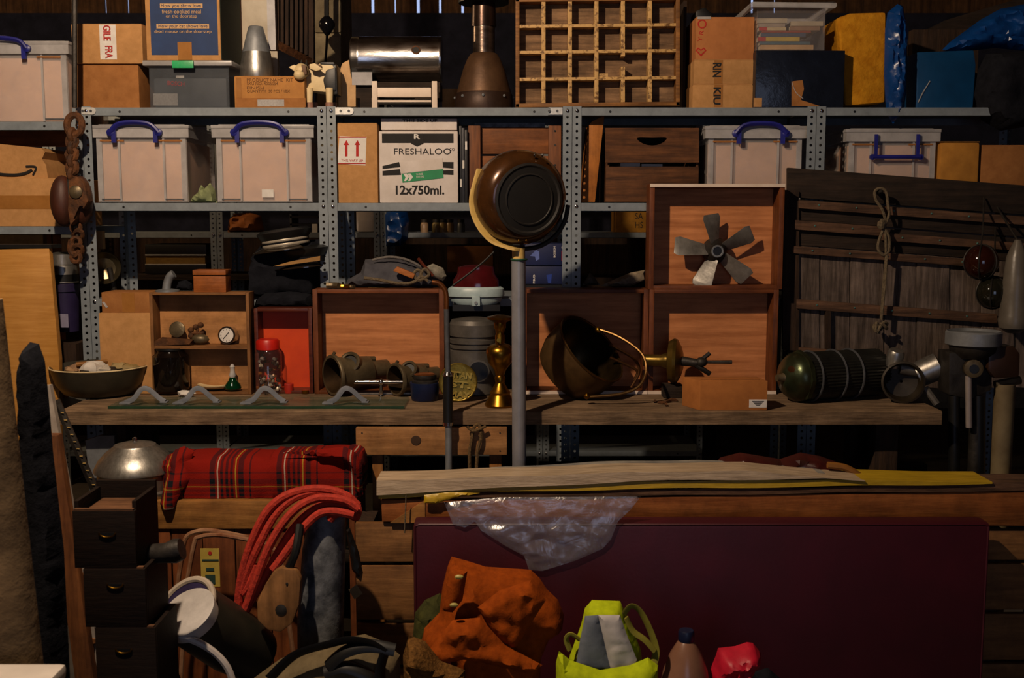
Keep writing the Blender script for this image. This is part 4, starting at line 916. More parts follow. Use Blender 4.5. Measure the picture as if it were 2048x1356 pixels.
# ------------------------------------------------------------------ fan
t = T('fan_impeller', 'five-bladed cast metal fan leaning in the top drawer', 'fan', P(1430, 573, YD + .02)); YF = YD + .035
c = P(1432, 502, YF); k = K(YF, 500)
MB().lathe([(26 * k, -.03), (27 * k, -.018), (20 * k, .01), (14 * k, .02), (13 * k, .03)], disc_m(c, (0, -1, 0)), 24).build('hub', iron, t)
MB().tube([Vector((c.x + 10.5 * k * math.cos(a), c.y - .031, c.z + 10.5 * k * math.sin(a))) for a in [2 * math.pi * i / 20 for i in range(20)]], .004, 6, True).build('bore_ring', galv, t)
MB().lathe([(9 * k, .028), (9 * k, .031)], disc_m(c, (0, -1, 0)), 16).build('bore', black, t)
blade = mat('cast_blade', '95928d', .4, .55, '63605c', sc=14, bump=.15)
for a, Lb in ((99, 74), (27, 80), (-41, 84), (-113, 78), (-188, 84)):
    vs = []; n = 7
    for i in range(n + 1):
        f = i / n; r = (16 + (Lb - 16) * f) * k; wd = (13 + 9 * f - (5 if i == n else 0)) * k; tw_ = R(42 - 20 * f)
        for s, dd in ((-1, -1), (1, -1), (1, 1), (-1, 1)):
            x = s * wd; vs.append((x * math.cos(tw_) , x * math.sin(tw_) + dd * .0022 - .004 + .006 * (1 - s * s * .5), r))
    fs = [(3, 2, 1, 0), tuple(n * 4 + q for q in range(4))]
    for i in range(n):
        for j in range(4): q = (j + 1) % 4; fs.append((i * 4 + j, i * 4 + q, i * 4 + 4 + q, i * 4 + 4 + j))
    M = Matrix.Translation(c) @ Matrix.Rotation(R(90 - a), 4, 'Y')
    MB().add(vs, fs, M).build('blade', blade, t, .001, ang=60)
# ------------------------------------------------------------------ left bench group
c = T('flat_carton', 'flat tape-banded carton above the plain pale carton', 'box', P(245, 624, YD)); a, b = P(203, 600, YD + .01).x, P(302, 600, YD + .01).x
zc0 = P(200, 626, YD).z
MB().bb(a, b, YD + .01, YD + .14, zc0, P(203, 585, YD).z).build('body', cardd, c, .003); MB().pb(245, 586, 268, 625, YD + .009, .001).build('tape', tape, c)
MB().slab([(204, 605), (208, 603), (216, 614), (212, 616)], YD + .008, .001).build('film_glint', clearr, c)
c = T('plain_carton', 'plain pale brown carton beside the tan case', 'box', P(248, 716, YD)); a, b = P(198, 660, YD).x, P(301, 660, YD).x
MB().bb(a, b, YD, YD + .14, ZW, zc0).build('body', card, c, .004)
# pipe elbow on the case
t = T('pipe_hook', 'grey cast hook on a round flange on the tan case', 'hook', P(333, 585, YD + .03)); p = P(335, 580, YD + .035); p.z = zE; k = K(YD, 560)
MB().lathe([(24 * k, 0), (24 * k, 3 * k), (10 * k, 6 * k)], Matrix.Translation((p.x, p.y, zE)), 20).build('flange', galv, t)
MB().tube(curve([(p.x - 2 * k, p.y, zE + 3 * k), (p.x, p.y, zE + 16 * k), (p.x + 6 * k, p.y, zE + 30 * k), (p.x + 14 * k, p.y, zE + 36 * k)]), [8.5 * k] * 19, 10).build('spout', galv, t)
t = T('keepsake_box', 'small lidded wooden box standing on the tan case', 'box', P(424, 587, YD))
a, b = P(387, 560, YD).x, P(452, 560, YD).x; kb = wood('keepsake_wood', '9c5a28', '7a4018', 'x', .8, .5)
MB().bb(a, b, YD - .004, YD + .07, zE, P(387, 552, YD).z).build('body', kb, t, .002); MB().bb(a - .001, b + .001, YD - .006, YD + .072, P(387, 550, YD).z, P(387, 540, YD).z).build('lid', kb, t, .002)
MB().puff([(350, 575), (356, 560), (372, 556), (384, 564), (386, 578)], YD + .08, .03, 4, 41, .006, edge=.02).top('dark_rag', blackcl, 'small black rag behind the wooden keepsake box', 'cloth').location.z = zE
# things in the case
zs_ = P(300, 692, YD - .01).z
def std(u, v, Y): return P(u, v, Y)
YQ = YD + .03
t = T('pressure_gauge', 'chrome pressure gauge with white dial on the case shelf', 'gauge', P(454, 680, YQ)); c = P(454, 659, YQ); c.z = zs_ + 19 * K(YQ); k = K(YQ, 660); M = disc_m(c, (-.12, -1, .12))
MB().lathe([(14 * k, -.035), (18 * k, -.03), (18.5 * k, 0), (18 * k, .006), (15 * k, .007)], M, 24).build('case', chrome, t); MB().lathe([(14.5 * k, .0072), (14.5 * k, .0076)], M, 24).build('dial', white, t)
MB().bb(-.0012, .0012, -.018, .014, .0078, .009, M @ Matrix.Rotation(R(-40), 4, 'Z')).build('needle', black, t)
for i in range(9):
    a = R(-30 + i * 30); MB().bb(-.0007, .0007, .019, .0235, .0077, .0082, M @ Matrix.Rotation(a, 4, 'Z')).build('tick', ink, t)
t = T('valve_disc', 'round rusty brass disc propped on the case shelf', 'valve disc', P(355, 680, YQ)); c = P(355, 659, YQ)
MB().lathe([(15 * k, -.004), (16 * k, 0), (16 * k, .006), (12 * k, .009)], disc_m(c, (-.1, -1, .2)), 20).build('disc', bronze, t); MB().tube([Vector((c.x, c.y, zs_)), c], .008, 8).build('stem', bronze, t)
t = T('valve_tap', 'rusty cross-handled brass tap on the case shelf', 'tap', P(397, 682, YQ)); c = P(400, 668, YQ)
MB().ell((c.x, c.y, zs_ + .02), (.034, .022, .02), 12).build('body', bronze, t)
for dx, dz in ((-18, 8), (-18, -4), (2, 18), (-8, 14)): MB().ell((c.x + dx * k, c.y, c.z + dz * k), (.012, .011, .011), 10).build('knob', rust, t)
MB().tube([(c.x - 22 * k, c.y, c.z + 2 * k), (c.x + 8 * k, c.y, c.z + 2 * k)], .006, 8).tube([(c.x - 6 * k, c.y, c.z - 5 * k), (c.x - 4 * k, c.y, c.z + 16 * k)], .006, 8).build('cross_bar', rust, t)
MB().slab([(304, 687), (320, 677), (385, 682), (378, 690), (310, 693)], YD - .005, .03).top('rusty_plate', rust, 'thin rusty plate lying on the case shelf', 'plate').location.z = zs_
t = T('dark_jar', 'tall black glass jar in the lower tier of the case', 'jar', P(345, 784, YQ)); p = P(345, 780, YQ)
MB().lathe([(34 * k, 0), (36 * k, .01), (36 * k, .125), (28 * k, .14), (27 * k, .15)], Matrix.Translation((p.x, YQ - .01, ZW + .0145)), 24).build('glass', mat('black_glass', '120c0a', .08, 0, '0d0907', bump=0, coat=.3), t)
MB().lathe([(29 * k, .148), (29 * k, .155)], Matrix.Translation((p.x, YQ - .01, ZW + .0145)), 24).build('lid', black, t)
t = T('green_bottle', 'tiny green bottle with a white porcelain stopper', 'bottle', P(466, 780, YQ)); p = P(466, 780, YQ - .01); M = Matrix.Translation((p.x, p.y, ZW + .0145))
MB().lathe([(15 * k, 0), (17 * k, .005), (15 * k, .018), (8 * k, .034), (6 * k, .045)], M, 20).build('glass', glassg, t)
MB().lathe([(5.5 * k, .045), (7 * k, .053), (5 * k, .064), (4.5 * k, .078), (5.5 * k, .084), (2 * k, .094)], M, 14).build('stopper', mat('porcelain', 'b4b0ac', .3), t)
p = P(430, 776, YQ + .02); MB().lathe([(.03, 0), (.05, .003), (.062, .012), (.063, .016), (.055, .013), (.02, .006)], Matrix.Translation((p.x, p.y, ZW + .0145)), 28).top('shallow_dish', cows, 'shallow cream dish inside the lower tier of the case', 'dish')
p = P(372, 778, YD - .06); MB().ell((p.x, p.y, ZW + .012), (.03, .02, .012), 12, None, .5, 3).top('white_pebble', white, 'small white shell behind the second arched clamp', 'shell')
# bowl with shells
t = T('enamel_bowl', 'wide dark enamel bowl full of shells and stones', 'bowl', on(202, 802, ZW)); p = on(202, 788, ZW); k = K(p.y, 780); M = Matrix.Translation((p.x, p.y, ZW))
hb = 57 * k
MB().lathe([(58 * k, 0), (70 * k, 5 * k), (84 * k, 24 * k), (91 * k, hb - 10 * k), (94 * k, hb), (93 * k, hb + 2 * k), (88 * k, hb - 1 * k), (78 * k, 34 * k), (50 * k, 12 * k)], M, 40).build('body', mat('olive_black_enamel', '3a352a', .4, 0, '29251d', sc=12), t)
MB().tube([(p.x + 93.5 * k * math.cos(a), p.y + 93.5 * k * math.sin(a), ZW + hb) for a in [2 * math.pi * i / 40 for i in range(40)]], .003, 6, True).build('rim', cows, t)
rn = random.Random(9)
for i, (u, v, c_, s) in enumerate(((150, 728, '8a6c52', 16), (198, 727, 'cfc8c0', 20), (222, 733, 'bdb4a8', 15), (250, 728, 'c8b894', 22), (272, 730, '8c7648', 15), (238, 722, '2c241d', 12), (175, 735, '5a4632', 14), (210, 742, '4a4038', 13), (150, 742, '9a7a58', 12), (245, 742, 'a08a5c', 14))):
    q = Vector((p.x + (u - 202) * k * .9, p.y + rn.uniform(-.06, .04), ZW + hb - .012 + rn.uniform(-.006, .008)))
    MB().ell(q, (s * k * 1.25, s * k * 1.1, s * k * .7), 12, None, .9, i).top('beach_stone', mat('pebble%d' % i, c_, .7), ['brown pebble', 'chalk-white flint', 'grey white flint', 'cream scallop-like shell', 'ochre shell', 'black flint chip', 'dull brown pebble', 'dark grey pebble', 'pinkish tan pebble', 'sandy yellow pebble'][i] + ' lying in the enamel bowl', 'stone', 'stones in the enamel bowl')
t = MB().tube([Vector((p.x - .07, p.y - .04, ZW + hb + .01)), Vector((p.x + .03, p.y - .0, ZW + hb + .018))], [.009, .006], 8).top('driftwood', pine, 'short driftwood stick across the bowl of stones', 'stick')
# glass strip with four arched clamps
yg0 = on(500, 818, ZW).y; yg1 = on(500, 799, ZW).y
xg0, xg1 = on(216, 818, ZW).x, on(812, 812, ZW).x
t = T('glass_strip', 'long greenish glass strip lying along the bench edge', 'glass strip', ((xg0 + xg1) / 2, (yg0 + yg1) / 2, ZW))
MB().bb(xg0, xg1, yg0, yg1, ZW + .001, ZW + .010).build('pane', glassp, t, .001); MB().bb(xg0, xg1, yg0 - .001, yg0 + .002, ZW + .001, ZW + .0095).build('green_edge', mat('glass_edge', '26402e', .2), t)
clampm = mat('slate_grey_casting', '71757d', .6, .1, '5c6068', sc=14)
for i, u in enumerate((292, 398, 532, 695)):
    p = on(u, 806, ZW + .01); k = K(p.y, 800); zt = ZW + .01
    c = T('arched_clamp', 'grey cast arch clamp standing on the glass strip, ' + ('beside the enamel bowl', 'before the green bottle', 'before the red-lidded jar', 'before the bronze pipe fittings')[i], 'clamp', (p.x, p.y, zt), 'arched clamps on the glass strip')
    pts = curve([(p.x - 38 * k, p.y - .015, zt + .004), (p.x - 22 * k, p.y - .012, zt + 10 * k), (p.x - 8 * k, p.y, zt + 28 * k), (p.x + 6 * k, p.y + .005, zt + 27 * k), (p.x + 24 * k, p.y + .01, zt + 10 * k), (p.x + 36 * k, p.y + .012, zt + .003)], 5)
    MB().tube(pts, .0125, 4, sq=.9).build('arch', clampm, c, .002)
    MB().bb(p.x - 48 * k, p.x - 26 * k, p.y - .03, p.y + .01, zt, zt + .006).build('foot', clampm, c, .002); MB().bb(p.x + 28 * k, p.x + 42 * k, p.y - .005, p.y + .025, zt, zt + .005).build('foot', clampm, c, .002)
# jar with red lid
Yj = on(538, 786, ZW).y; p = P(538, 786, Yj); k = K(Yj, 740); M = Matrix.Translation((p.x, Yj, ZW))
t = T('sweet_jar', 'clear jar of small oddments with a red lid', 'jar', (p.x, Yj, ZW)); hj = P(538, 698, Yj).z - ZW
MB().lathe([(24 * k, 0), (27 * k, .004), (27 * k, hj * .9), (22 * k, hj)], M, 24, False).build('glass', jarg, t)
MB().lathe([(22 * k, hj - .001), (23 * k, hj), (23 * k, hj + 16 * k), (20 * k, hj + 20 * k)], M, 24).build('lid', redpl, t, label='red screw lid')
rn = random.Random(4)
for i in range(60):
    a = rn.uniform(0, 6.28); r = 23 * k * math.sqrt(rn.random()); zz = rn.uniform(.008, hj * .86)
    MB().ell((p.x + r * math.cos(a), Yj + r * math.sin(a), ZW + zz), (.008, .007, .007), 6, None, .8, i).build('oddment', mat('odd%d' % (i % 6), ('6a4a2c', '8a8078', '3a2c22', '9a5a2c', '54453a', 'a89a86')[i % 6], .35, .3), t)
MB().lathe([(.0165 * 1, 0), (.017, .002), (.017, .034), (.015, .036)], Matrix.Translation(on(578, 786, ZW)), 20).top('red_bottle_top', mat('red_cap_plastic', 'a8281a', .5), 'small red plastic cap beside the oddments jar', 'cap')
MB().lathe([(.013, 0), (.014, .004), (.014, .012), (.01, .014)], Matrix.Translation(on(611, 787, ZW)), 16).top('brass_ferrule', brass, 'small brass screw cap beside the red cap', 'cap')
# ------------------------------------------------------------------ bronze fittings
def fitting(u, v, s, label, big):
    Yc_ = on(u, 796, ZW).y + .04; c = P(u, v, Yc_); k = K(Yc_, v)
    t = T('pipe_fitting', label, 'pipe fitting', (c.x, Yc_, ZW), 'bronze pipe fittings before the large drawer'); ax = Vector((-.78, -.62, -.02)).normalized()
    r0 = 38 * k * s; c = Vector((c.x, c.y, ZW + r0 * 1.0)); M = disc_m(c, ax); L_ = 75 * k * s
    MB().lathe([(r0 * .85, 0), (r0 * .97, 0), (r0, -.004), (r0, -.012), (r0 * .88, -.016), (r0 * .8, -L_ * .4), (r0 * .74, -L_), (r0 * .5, -L_ * 1.1), (r0 * .46, -L_ * 1.55)], M, 28, False).build('outer_shell', bronze, t)
    MB().lathe([(r0 * .85, 0), (r0 * .72, -L_ * .4), (r0 * .6, -L_ * 1.0), (.002, -L_ * 1.05)], M, 28, False).build('bore', mat('dark_bronze_bore', '4a3620', .5, .7, '2a1e12', sc=14), t)
    pc_ = c - ax * L_ * .55 + Vector((.0, -.03, r0 * .55)); pa = Vector((-.22, -.85, .42)).normalized()
    MB().lathe([(20 * k * s, -.04), (20 * k * s, .010), (17 * k * s, .014), (14 * k * s, .012), (13 * k * s, -.02)], disc_m(pc_, pa), 20, False).build('side_port', bronze, t); MB().lathe([(13.5 * k * s, .002), (13.5 * k * s, .004)], disc_m(pc_, pa), 16).build('port_bore', black, t)
    MB().tube([c - ax * .005 + Vector((0, 0, r0 * .95)), c - ax * .02 + Vector((-.004, -.01, r0 * 1.12))], .006, 8).build('lug', bronze, t)
    MB().tube([c - ax * L_ * .4 + Vector((0, 0, r0 * .7)), c - ax * L_ * 1.2 + Vector((0, 0, r0 * .55))], .011, 8).build('web', bronze, t)
fitting(664, 750, 1.1, 'large wide-mouthed bronze pipe fitting beside the lined box', True)
fitting(790, 750, .88, 'smaller flanged bronze pipe fitting behind the chrome bar', False)
# chrome T bar
Yb = on(765, 792, ZW).y; k = K(Yb, 765); p = P(762, 764, Yb)
t = T('chrome_tee', 'polished chrome T-bar handle standing before the fittings', 'handle', (p.x, Yb, ZW))
MB().tube([P(708, 764, Yb), P(811, 764, Yb)], .0082, 14).build('cross_bar', chrome, t); MB().ell(p, (.012, .012, .012), 12).build('joint', chrome, t)
MB().tube([p, Vector((p.x, Yb, ZW))], .0065, 10).build('stem', chrome, t); MB().lathe([(.011, 0), (.009, .005)], Matrix.Translation((p.x, Yb, ZW)), 12).build('foot', chrome, t)
p = on(790, 790, ZW); MB().bb(p.x - .14, p.x + .06, p.y + .01, p.y + .03, ZW + .001, ZW + .007).top('metal_rule', alum, 'flat pale metal strip on the bench under the chrome bar', 'strip')
# blue tin
p = on(850, 800, ZW); k = K(p.y, 780); M = Matrix.Translation((p.x, p.y, ZW)); hk = 36 * k
t = T('blue_pot', 'small blue pot with a dark lid and copper top', 'pot', (p.x, p.y, ZW))
MB().lathe([(25 * k, 0), (27 * k, 2 * k), (30 * k, hk)], M, 24).build('body', mat('dark_blue_enamel', '16244a', .35, 0, '101b38', sc=10), t, ang=50)
MB().lathe([(26 * k, hk), (26 * k, hk + 4 * k), (22 * k, hk + 6 * k), (24 * k, hk + 10 * k), (23 * k, hk + 16 * k)], M, 24).build('lid', iron, t); MB().lathe([(21 * k, hk + 16 * k), (19 * k, hk + 17.5 * k)], M, 24).build('lid_top', mat('copper_top', '8a5228', .3, .8), t)
# brass badge with letters
p = on(916, 804, ZW); k = K(p.y, 770); c = P(916, 768, p.y + .01); c.z = ZW + 39 * k
t = T('brass_badge', 'round brass badge with raised letters leaning by the chrome stand', 'badge', (p.x, p.y, ZW)); M = disc_m(c, (0, -1, .16))
brassy = mat('dull_gold_badge', '9a8438', .38, .8, '6b5a26', sc=20, bump=.3)
MB().lathe([(39 * k, -.006), (39 * k, .0), (37 * k, .003), (33 * k, .001), (10 * k, .004)], M, 36).build('disc', brassy, t)
for s, v, w_, dy in (('TITAN', 750, 46, .003), ('ST.', 769, 42, .008), ('MAY', 789, 42, .0125)): text(s, 920, v, c.y - dy - .001, 14, t, mat('polished_letters', 'd8b85c', .3, .7, 'b8983c'), w_, -6, .04)
# piston block
t = T('piston_block', 'grey ringed engine piston with a round gudgeon hole', 'piston', on(942, 786, ZW)); Yp = YD + .02; p = P(948, 785, Yp); k = K(Yp, 720); M = Matrix.Translation((p.x, Yp + .02, ZW))
def hp(v): return P(948, v, Yp).z - ZW
alp = mat('dull_alloy', '6d6862', .5, .4, '4a4641', sc=10, bump=.1)
MB().lathe([(48 * k, .002), (49 * k, .005), (49 * k, hp(700)), (46 * k, hp(699)), (46 * k, hp(696)), (49 * k, hp(695)), (49 * k, hp(690)), (46 * k, hp(689)), (46 * k, hp(686)), (49 * k, hp(685)), (49 * k, hp(678)), (46 * k, hp(677)), (46 * k, hp(672)), (49 * k, hp(671)), (49 * k, hp(648)), (45 * k, hp(640)), (20 * k, hp(636))], M, 40).build('body', alp, t, ang=25)
ph = P(957, 742, Yp + .02 - 49 * k); MB().lathe([(22 * k, -.01), (22 * k, .004), (19 * k, .005)], disc_m(ph, (.1, -1, 0)), 24).build('boss', alp, t); MB().lathe([(18.5 * k, .004), (18.5 * k, .0062)], disc_m(ph, (.1, -1, 0)), 24).build('gudgeon_hole', black, t)
# brass oil lamp
Yl = on(1000, 812, ZW).y; p = P(1000, 812, Yl); k = K(Yl, 740); M = Matrix.Translation((p.x, Yl, ZW))
t = T('oil_lamp', 'polished brass oil lamp base beside the grey pole', 'oil lamp', (p.x, Yl, ZW))
def hl(v): return (P(1000, v, Yl).z - ZW)
MB().lathe([(30 * k, 0), (31 * k, hl(808)), (26 * k, hl(800)), (20 * k, hl(788)), (21 * k, hl(784)), (16 * k, hl(778)), (9 * k, hl(766)), (11 * k, hl(756)), (8 * k, hl(750))], M, 28).build('base', brass, t)
MB().lathe([(9 * k, hl(750)), (12 * k, hl(740)), (24 * k, hl(724)), (28 * k, hl(706)), (27 * k, hl(698)), (20 * k, hl(690)), (9 * k, hl(686))], M, 28).build('font', brass, t)
MB().lathe([(9 * k, hl(687)), (10 * k, hl(672)), (8 * k, hl(668)), (9 * k, hl(660)), (12 * k, hl(655)), (12 * k, hl(645)), (25 * k, hl(638)), (26 * k, hl(634)), (10 * k, hl(630))], M, 24).build('burner', brass, t)
MB().lathe([(.007, 0), (.007, .006)], disc_m((p.x - .004, Yl - 10 * k, ZW + hl(679)), (0, -1, 0)), 12).build('wick_knob', brass, t)
# copper bucket on its side
t = T('copper_bucket', 'tarnished copper bucket lying on its side with a bail handle', 'bucket', on(1180, 805, ZW)); Yk = on(1170, 805, ZW).y + .075
c = P(1184, 697, Yk); k = K(Yk, 720); ax = Vector((.63, -.42, .655)).normalized(); M = disc_m(c, ax); r0 = 80 * k
MB().lathe([(r0, .0), (r0 * 1.03, -.003), (r0 * 1.0, -.008), (r0 * 1.02, -.05), (r0 * .98, -.10), (r0 * .85, -.145), (r0 * .5, -.165), (.003, -.17)], M, 40, False).build('outer_shell', bucketm, t)
MB().lathe([(r0, 0), (r0 * .96, -.004), (r0 * .97, -.05), (r0 * .93, -.10), (r0 * .8, -.138), (.003, -.16)], M, 40, False).build('inner_shell', mat('brown_bucket_lining', '4a3a20', .35, .8, '2a2012', sc=9), t)
MB().tube([M @ Vector((r0 * 1.015 * math.cos(a), r0 * 1.015 * math.sin(a), 0)) for a in [2 * math.pi * i / 40 for i in range(40)]], .0035, 6, True).build('rim_wire', mat('rim_copper', '7a5c36', .3, .9), t)
MB().tube(pc([(1196, 658, Yk - .02), (1240, 675, Yk - .05), (1282, 706, Yk - .09), (1292, 740, Yk - .12), (1278, 772, Yk - .13), (1240, 788, Yk - .13), (1175, 794, Yk - .12)], Yk, 7), .0055, 8).build('bail', mat('bail_copper', '7a5c36', .3, .9), t)
for u, v, dy in ((1196, 660, -.02), (1174, 792, -.12)): MB().ell(P(u, v, Yk + dy), (.012, .012, .012), 10).build('ear', brass, t)
t = MB().tube(pc([(1218, 690), (1250, 706), (1272, 722), (1278, 745), (1262, 775)], Yk + .06), .0055, 8).tube(pc([(1220, 715), (1250, 728), (1274, 742), (1268, 760)], Yk + .06), .005, 8).top('copper_pipe_coil', mat('coil_copper', '6d4a2c', .35, .8, '4a301a', sc=20), 'bent copper pipe loops inside the bucket handle', 'pipe')
# white strip of drawer bottoms already there; leaves
rn = random.Random(3)
for i, (u, v) in enumerate(((1310, 805), (1322, 808), (1335, 806), (1346, 803), (1332, 812))):
    p = on(u, v, ZW); M = Matrix.Translation((p.x, p.y, ZW + .006)) @ Matrix.Rotation(rn.uniform(0, 6), 4, 'Z') @ Matrix.Rotation(rn.uniform(-.3, .3), 4, 'X')
    MB().prism([(-.018, 0), (-.006, .006), (.008, .004), (.018, -.002), (.006, -.005), (-.008, -.004)], -.004, .004, M).top('dry_leaf', rust, ('small dry leaf touching the bucket bail', 'flat dry leaf between its curled neighbours', 'upturned dry leaf before the tap block', 'dry leaf beside the brown parts carton', 'frontmost dry leaf at the worn plank edge')[i], 'leaf', 'dry leaves on the bench')
# brass spindle and tap
t = T('brass_tap', 'brass flanged spindle with a dark lever tap', 'tap', on(1345, 780, ZW)); Ys = YD - .06; k = K(Ys, 720)
p0 = P(1290, 722, Ys); p1 = P(1342, 722, Ys); zsp = p1.z
MB().lathe([(12 * k, -55 * k), (12 * k, -20 * k), (15 * k, -14 * k), (16 * k, -8 * k), (40 * k, -4 * k), (46 * k, 6 * k), (44 * k, 12 * k), (30 * k, 20 * k), (16 * k, 24 * k)], disc_m(p1, (1, -.25, 0)), 28).build('flanged_body', mat('dull_brass', '8f7434', .35, .85, '5a4820', sc=10), t)
MB().tube([P(1362, 722, Ys - .03), P(1395, 726, Ys - .05)], [.018, .014], 12).build('neck', iron, t)
MB().tube(pc([(1388, 728), (1400, 735), (1420, 748)], Ys - .05), .009, 8).tube([P(1400, 722, Ys - .05), P(1420, 706, Ys - .05)], .008, 8).ell(P(1403, 724, Ys - .05), (.022, .02, .018), 12).build('tap_body', iron, t)
MB().tube([P(1410, 724, Ys - .05), P(1464, 724, Ys - .055)], [.006, .007], 8).build('lever', iron, t)
p = on(1345, 776, ZW); MB().bb(p1.x - .03, p1.x + .04, Ys - .03, Ys + .03, ZW, p1.z - 46 * k).top('tap_block', darkx, 'dark wooden block under the brass flange', 'block', bevel=.004)
# small carton at the bench edge
t = T('parts_carton', 'small brown carton with a white barcode label on the bench edge', 'box', on(1455, 820, ZW)); Yc = on(1455, 821, ZW).y
a = P(1400, 790, Yc); b = P(1535, 790, Yc); zt = P(1450, 762, Yc).z; dxs = -.045
vs = [(a.x, Yc, ZW), (b.x, Yc, ZW), (b.x, Yc, zt), (a.x, Yc, zt), (a.x + dxs, Yc + .10, ZW), (b.x + dxs * .3, Yc + .10, ZW), (b.x + dxs * .3, Yc + .10, zt), (a.x + dxs, Yc + .10, zt)]
MB().add(vs, [(0, 1, 2, 3), (5, 4, 7, 6), (4, 0, 3, 7), (1, 5, 6, 2), (0, 4, 5, 1), (3, 2, 6, 7)]).build('body', mat('orange_brown_carton', 'a8682f', .85, 0, '985c26', sc=30, bump=.05), t, .003)
MB().pb(1498, 799, 1534, 815, Yc - .0008, .0008).build('label', white, t); 
MB().bb(a.x + .006, b.x - .02, Yc + .03, Yc + .034, zt - .001, zt + .0012).build('flap_gap', black, t)
for i in range(5): MB().pb(1504 + i * 2, 802 + i * 2, 1528 - i * 2, 803 + i * 2, Yc - .0016, .0008).build('label_line', ink, t)
# ------------------------------------------------------------------ ribbed cylinder
t = T('ribbed_extinguisher', 'old ribbed black cylinder with a green-brass domed end', 'extinguisher', on(1650, 800, ZW)); k = K(YD - .05, 760); r0 = 49 * k
e0 = on(1600, 806, ZW); e0 = Vector((P(1602, 760, YD - .16).x, YD - .16, ZW + r0)); e1 = Vector((P(1752, 745, YD - .05).x, YD - .05, ZW + r0)); ax = (e1 - e0).normalized(); Lc = (e1 - e0).length; M = disc_m(e0, ax)
vs = []; n = 96
for h in (0.0, Lc):
    for i in range(n):
        a = 2 * math.pi * i / n; rr = r0 * (.97 if i % 2 else .93); vs.append((rr * math.cos(a), rr * math.sin(a), h))
MB().add(vs, [(i, (i + 1) % n, n + (i + 1) % n, n + i) for i in range(n)] + [tuple(range(n - 1, -1, -1)), tuple(range(n, 2 * n))], M).build('ribbed_barrel', mat('black_ribbed_metal', '33332f', .4, .5, '22221f', sc=14), t, ang=10)
for h in (.03, .13, .2):
    if h < Lc: MB().tube([M @ Vector((r0 * math.cos(a), r0 * math.sin(a), h)) for a in [2 * math.pi * i / 36 for i in range(36)]], .004, 6, True).build('band', steeld, t)
MB().lathe([(.004, -.075), (r0 * .3, -.074), (r0 * .42, -.066), (r0 * .75, -.055), (r0 * .97, -.03), (r0 * 1.0, 0), (r0 * .9, .002)], M, 32).build('domed_end', verdi, t); MB().lathe([(.012, -.1), (.014, -.078), (.02, -.07)], M, 14).build('nozzle', bronze, t); MB().lathe([(r0 * .98, -.022), (r0 * 1.07, -.018), (r0 * 1.07, -.004), (r0 * .98, 0)], M, 8).build('flange', verdi, t); MB().lathe([(.017, 0), (.017, .006), (.013, .007)], disc_m(M @ Vector((-.03, .028, -.058)), -ax + Vector((0, -.4, .1))), 12).build('filler_port', mat('dark_copper_port', '4a2c14', .4, .6), t)
# alloy carburettor fittings
t = T('alloy_housing', 'grey alloy housing with a wide ring mouth beside the ribbed cylinder', 'housing', on(1800, 810, ZW)); Ya = on(1800, 812, ZW).y + .06; k = K(Ya, 770); c = Vector((P(1806, 768, Ya).x, Ya, ZW + 42 * k)); M = disc_m(c, (-.25, -1, .1))
MB().lathe([(42 * k, 0), (42 * k, .006), (38 * k, .008), (36 * k, .0), (31 * k, -.05), (3 * k, -.058)], M, 32, False).build('ring_mouth', mat('alloy_mouth', '33291a', .5, .25, '1d170e', sc=12), t)
MB().lathe([(42 * k, 0), (40 * k, -.03), (30 * k, -.07), (24 * k, -.1)], M, 28, False).build('body', alp, t)
MB().lathe([(26 * k, -.05), (27 * k, 0), (27 * k, .03), (18 * k, .035)], disc_m(P(1862, 738, Ya + .03), (.75, -.2, .4)), 24).build('elbow', alum, t); MB().tube([P(1800, 735, Ya + .05), P(1860, 745, Ya + .03)], .025, 12).build('bridge', alp, t)
MB().lathe([(16 * k, -.03), (17 * k, .02), (14 * k, .03)], disc_m(P(1790, 716, Ya + .06), (.1, -.3, 1)), 18).build('short_neck', alum, t)
MB().tube([P(1850, 775, Ya), P(1874, 808, Ya - .02)], .012, 8).build('foot_lug', alp, t)
# ------------------------------------------------------------------ old board panel on the right
YP = -.075
t = T('board_panel', 'old weathered boarded panel with battens leaning on the shelving', 'panel', P(1800, 785, YP)); sl = .075
def pv(u, v): return v + (u - 1575) * sl
def ppoly(u0, v0, u1, v1): return [(u0, pv(u0, v0)), (u1, pv(u1, v0)), (u1, pv(u1, v1)), (u0, pv(u0, v1))]
bxs = [1578, 1640, 1700, 1768, 1833, 1900, 1962, 2030, 2110]
for i in range(8): MB().slab(ppoly(bxs[i] + 1, 490, bxs[i + 1] - 1, 772 - (bxs[i] - 1578) * .07), YP + (.004 if i % 2 else 0), .02).build('board', oldz, t, .003)
for v0, v1, m_ in ((335, 395, darkx), (397, 440, darkx), (442, 490, darkx)): MB().slab(ppoly(1575, v0, 2120, v1 - 1), YP, .02).build('board', m_, t, .004)
for u0, v0, v1, u1, m_ in ((1598, 399, 412, 2120, oldx), (1590, 440, 455, 1765, oldx), (1765, 452, 464, 2120, oldx), (1585, 492, 503, 1990, oldx), (1594, 598, 613, 1995, oldx), (1598, 694, 706, 1770, oldx)):
    b = MB().slab(ppoly(u0, v0 - 1, u1, v1 + 3), YP - .022, .022).build('batten', m_, t, .004)
    for j in range(5):
        u = u0 + 40 + j * 75
        if u < u1 - 10: MB().ell(P(u, pv(u, (v0 + v1) / 2), YP - .0225), (.004, .004, .004), 6).build('rivet', mat('verdigris_rivet', '5c8a84', .5, .4), b)
MB().slab(ppoly(1566, 380, 1598, 700), YP - .012, .02).build('edge_post', darkz, t)
MB().slab(ppoly(1652, 612, 1662, 694), YP - .02, .02).build('upright_strip', darkz, t)
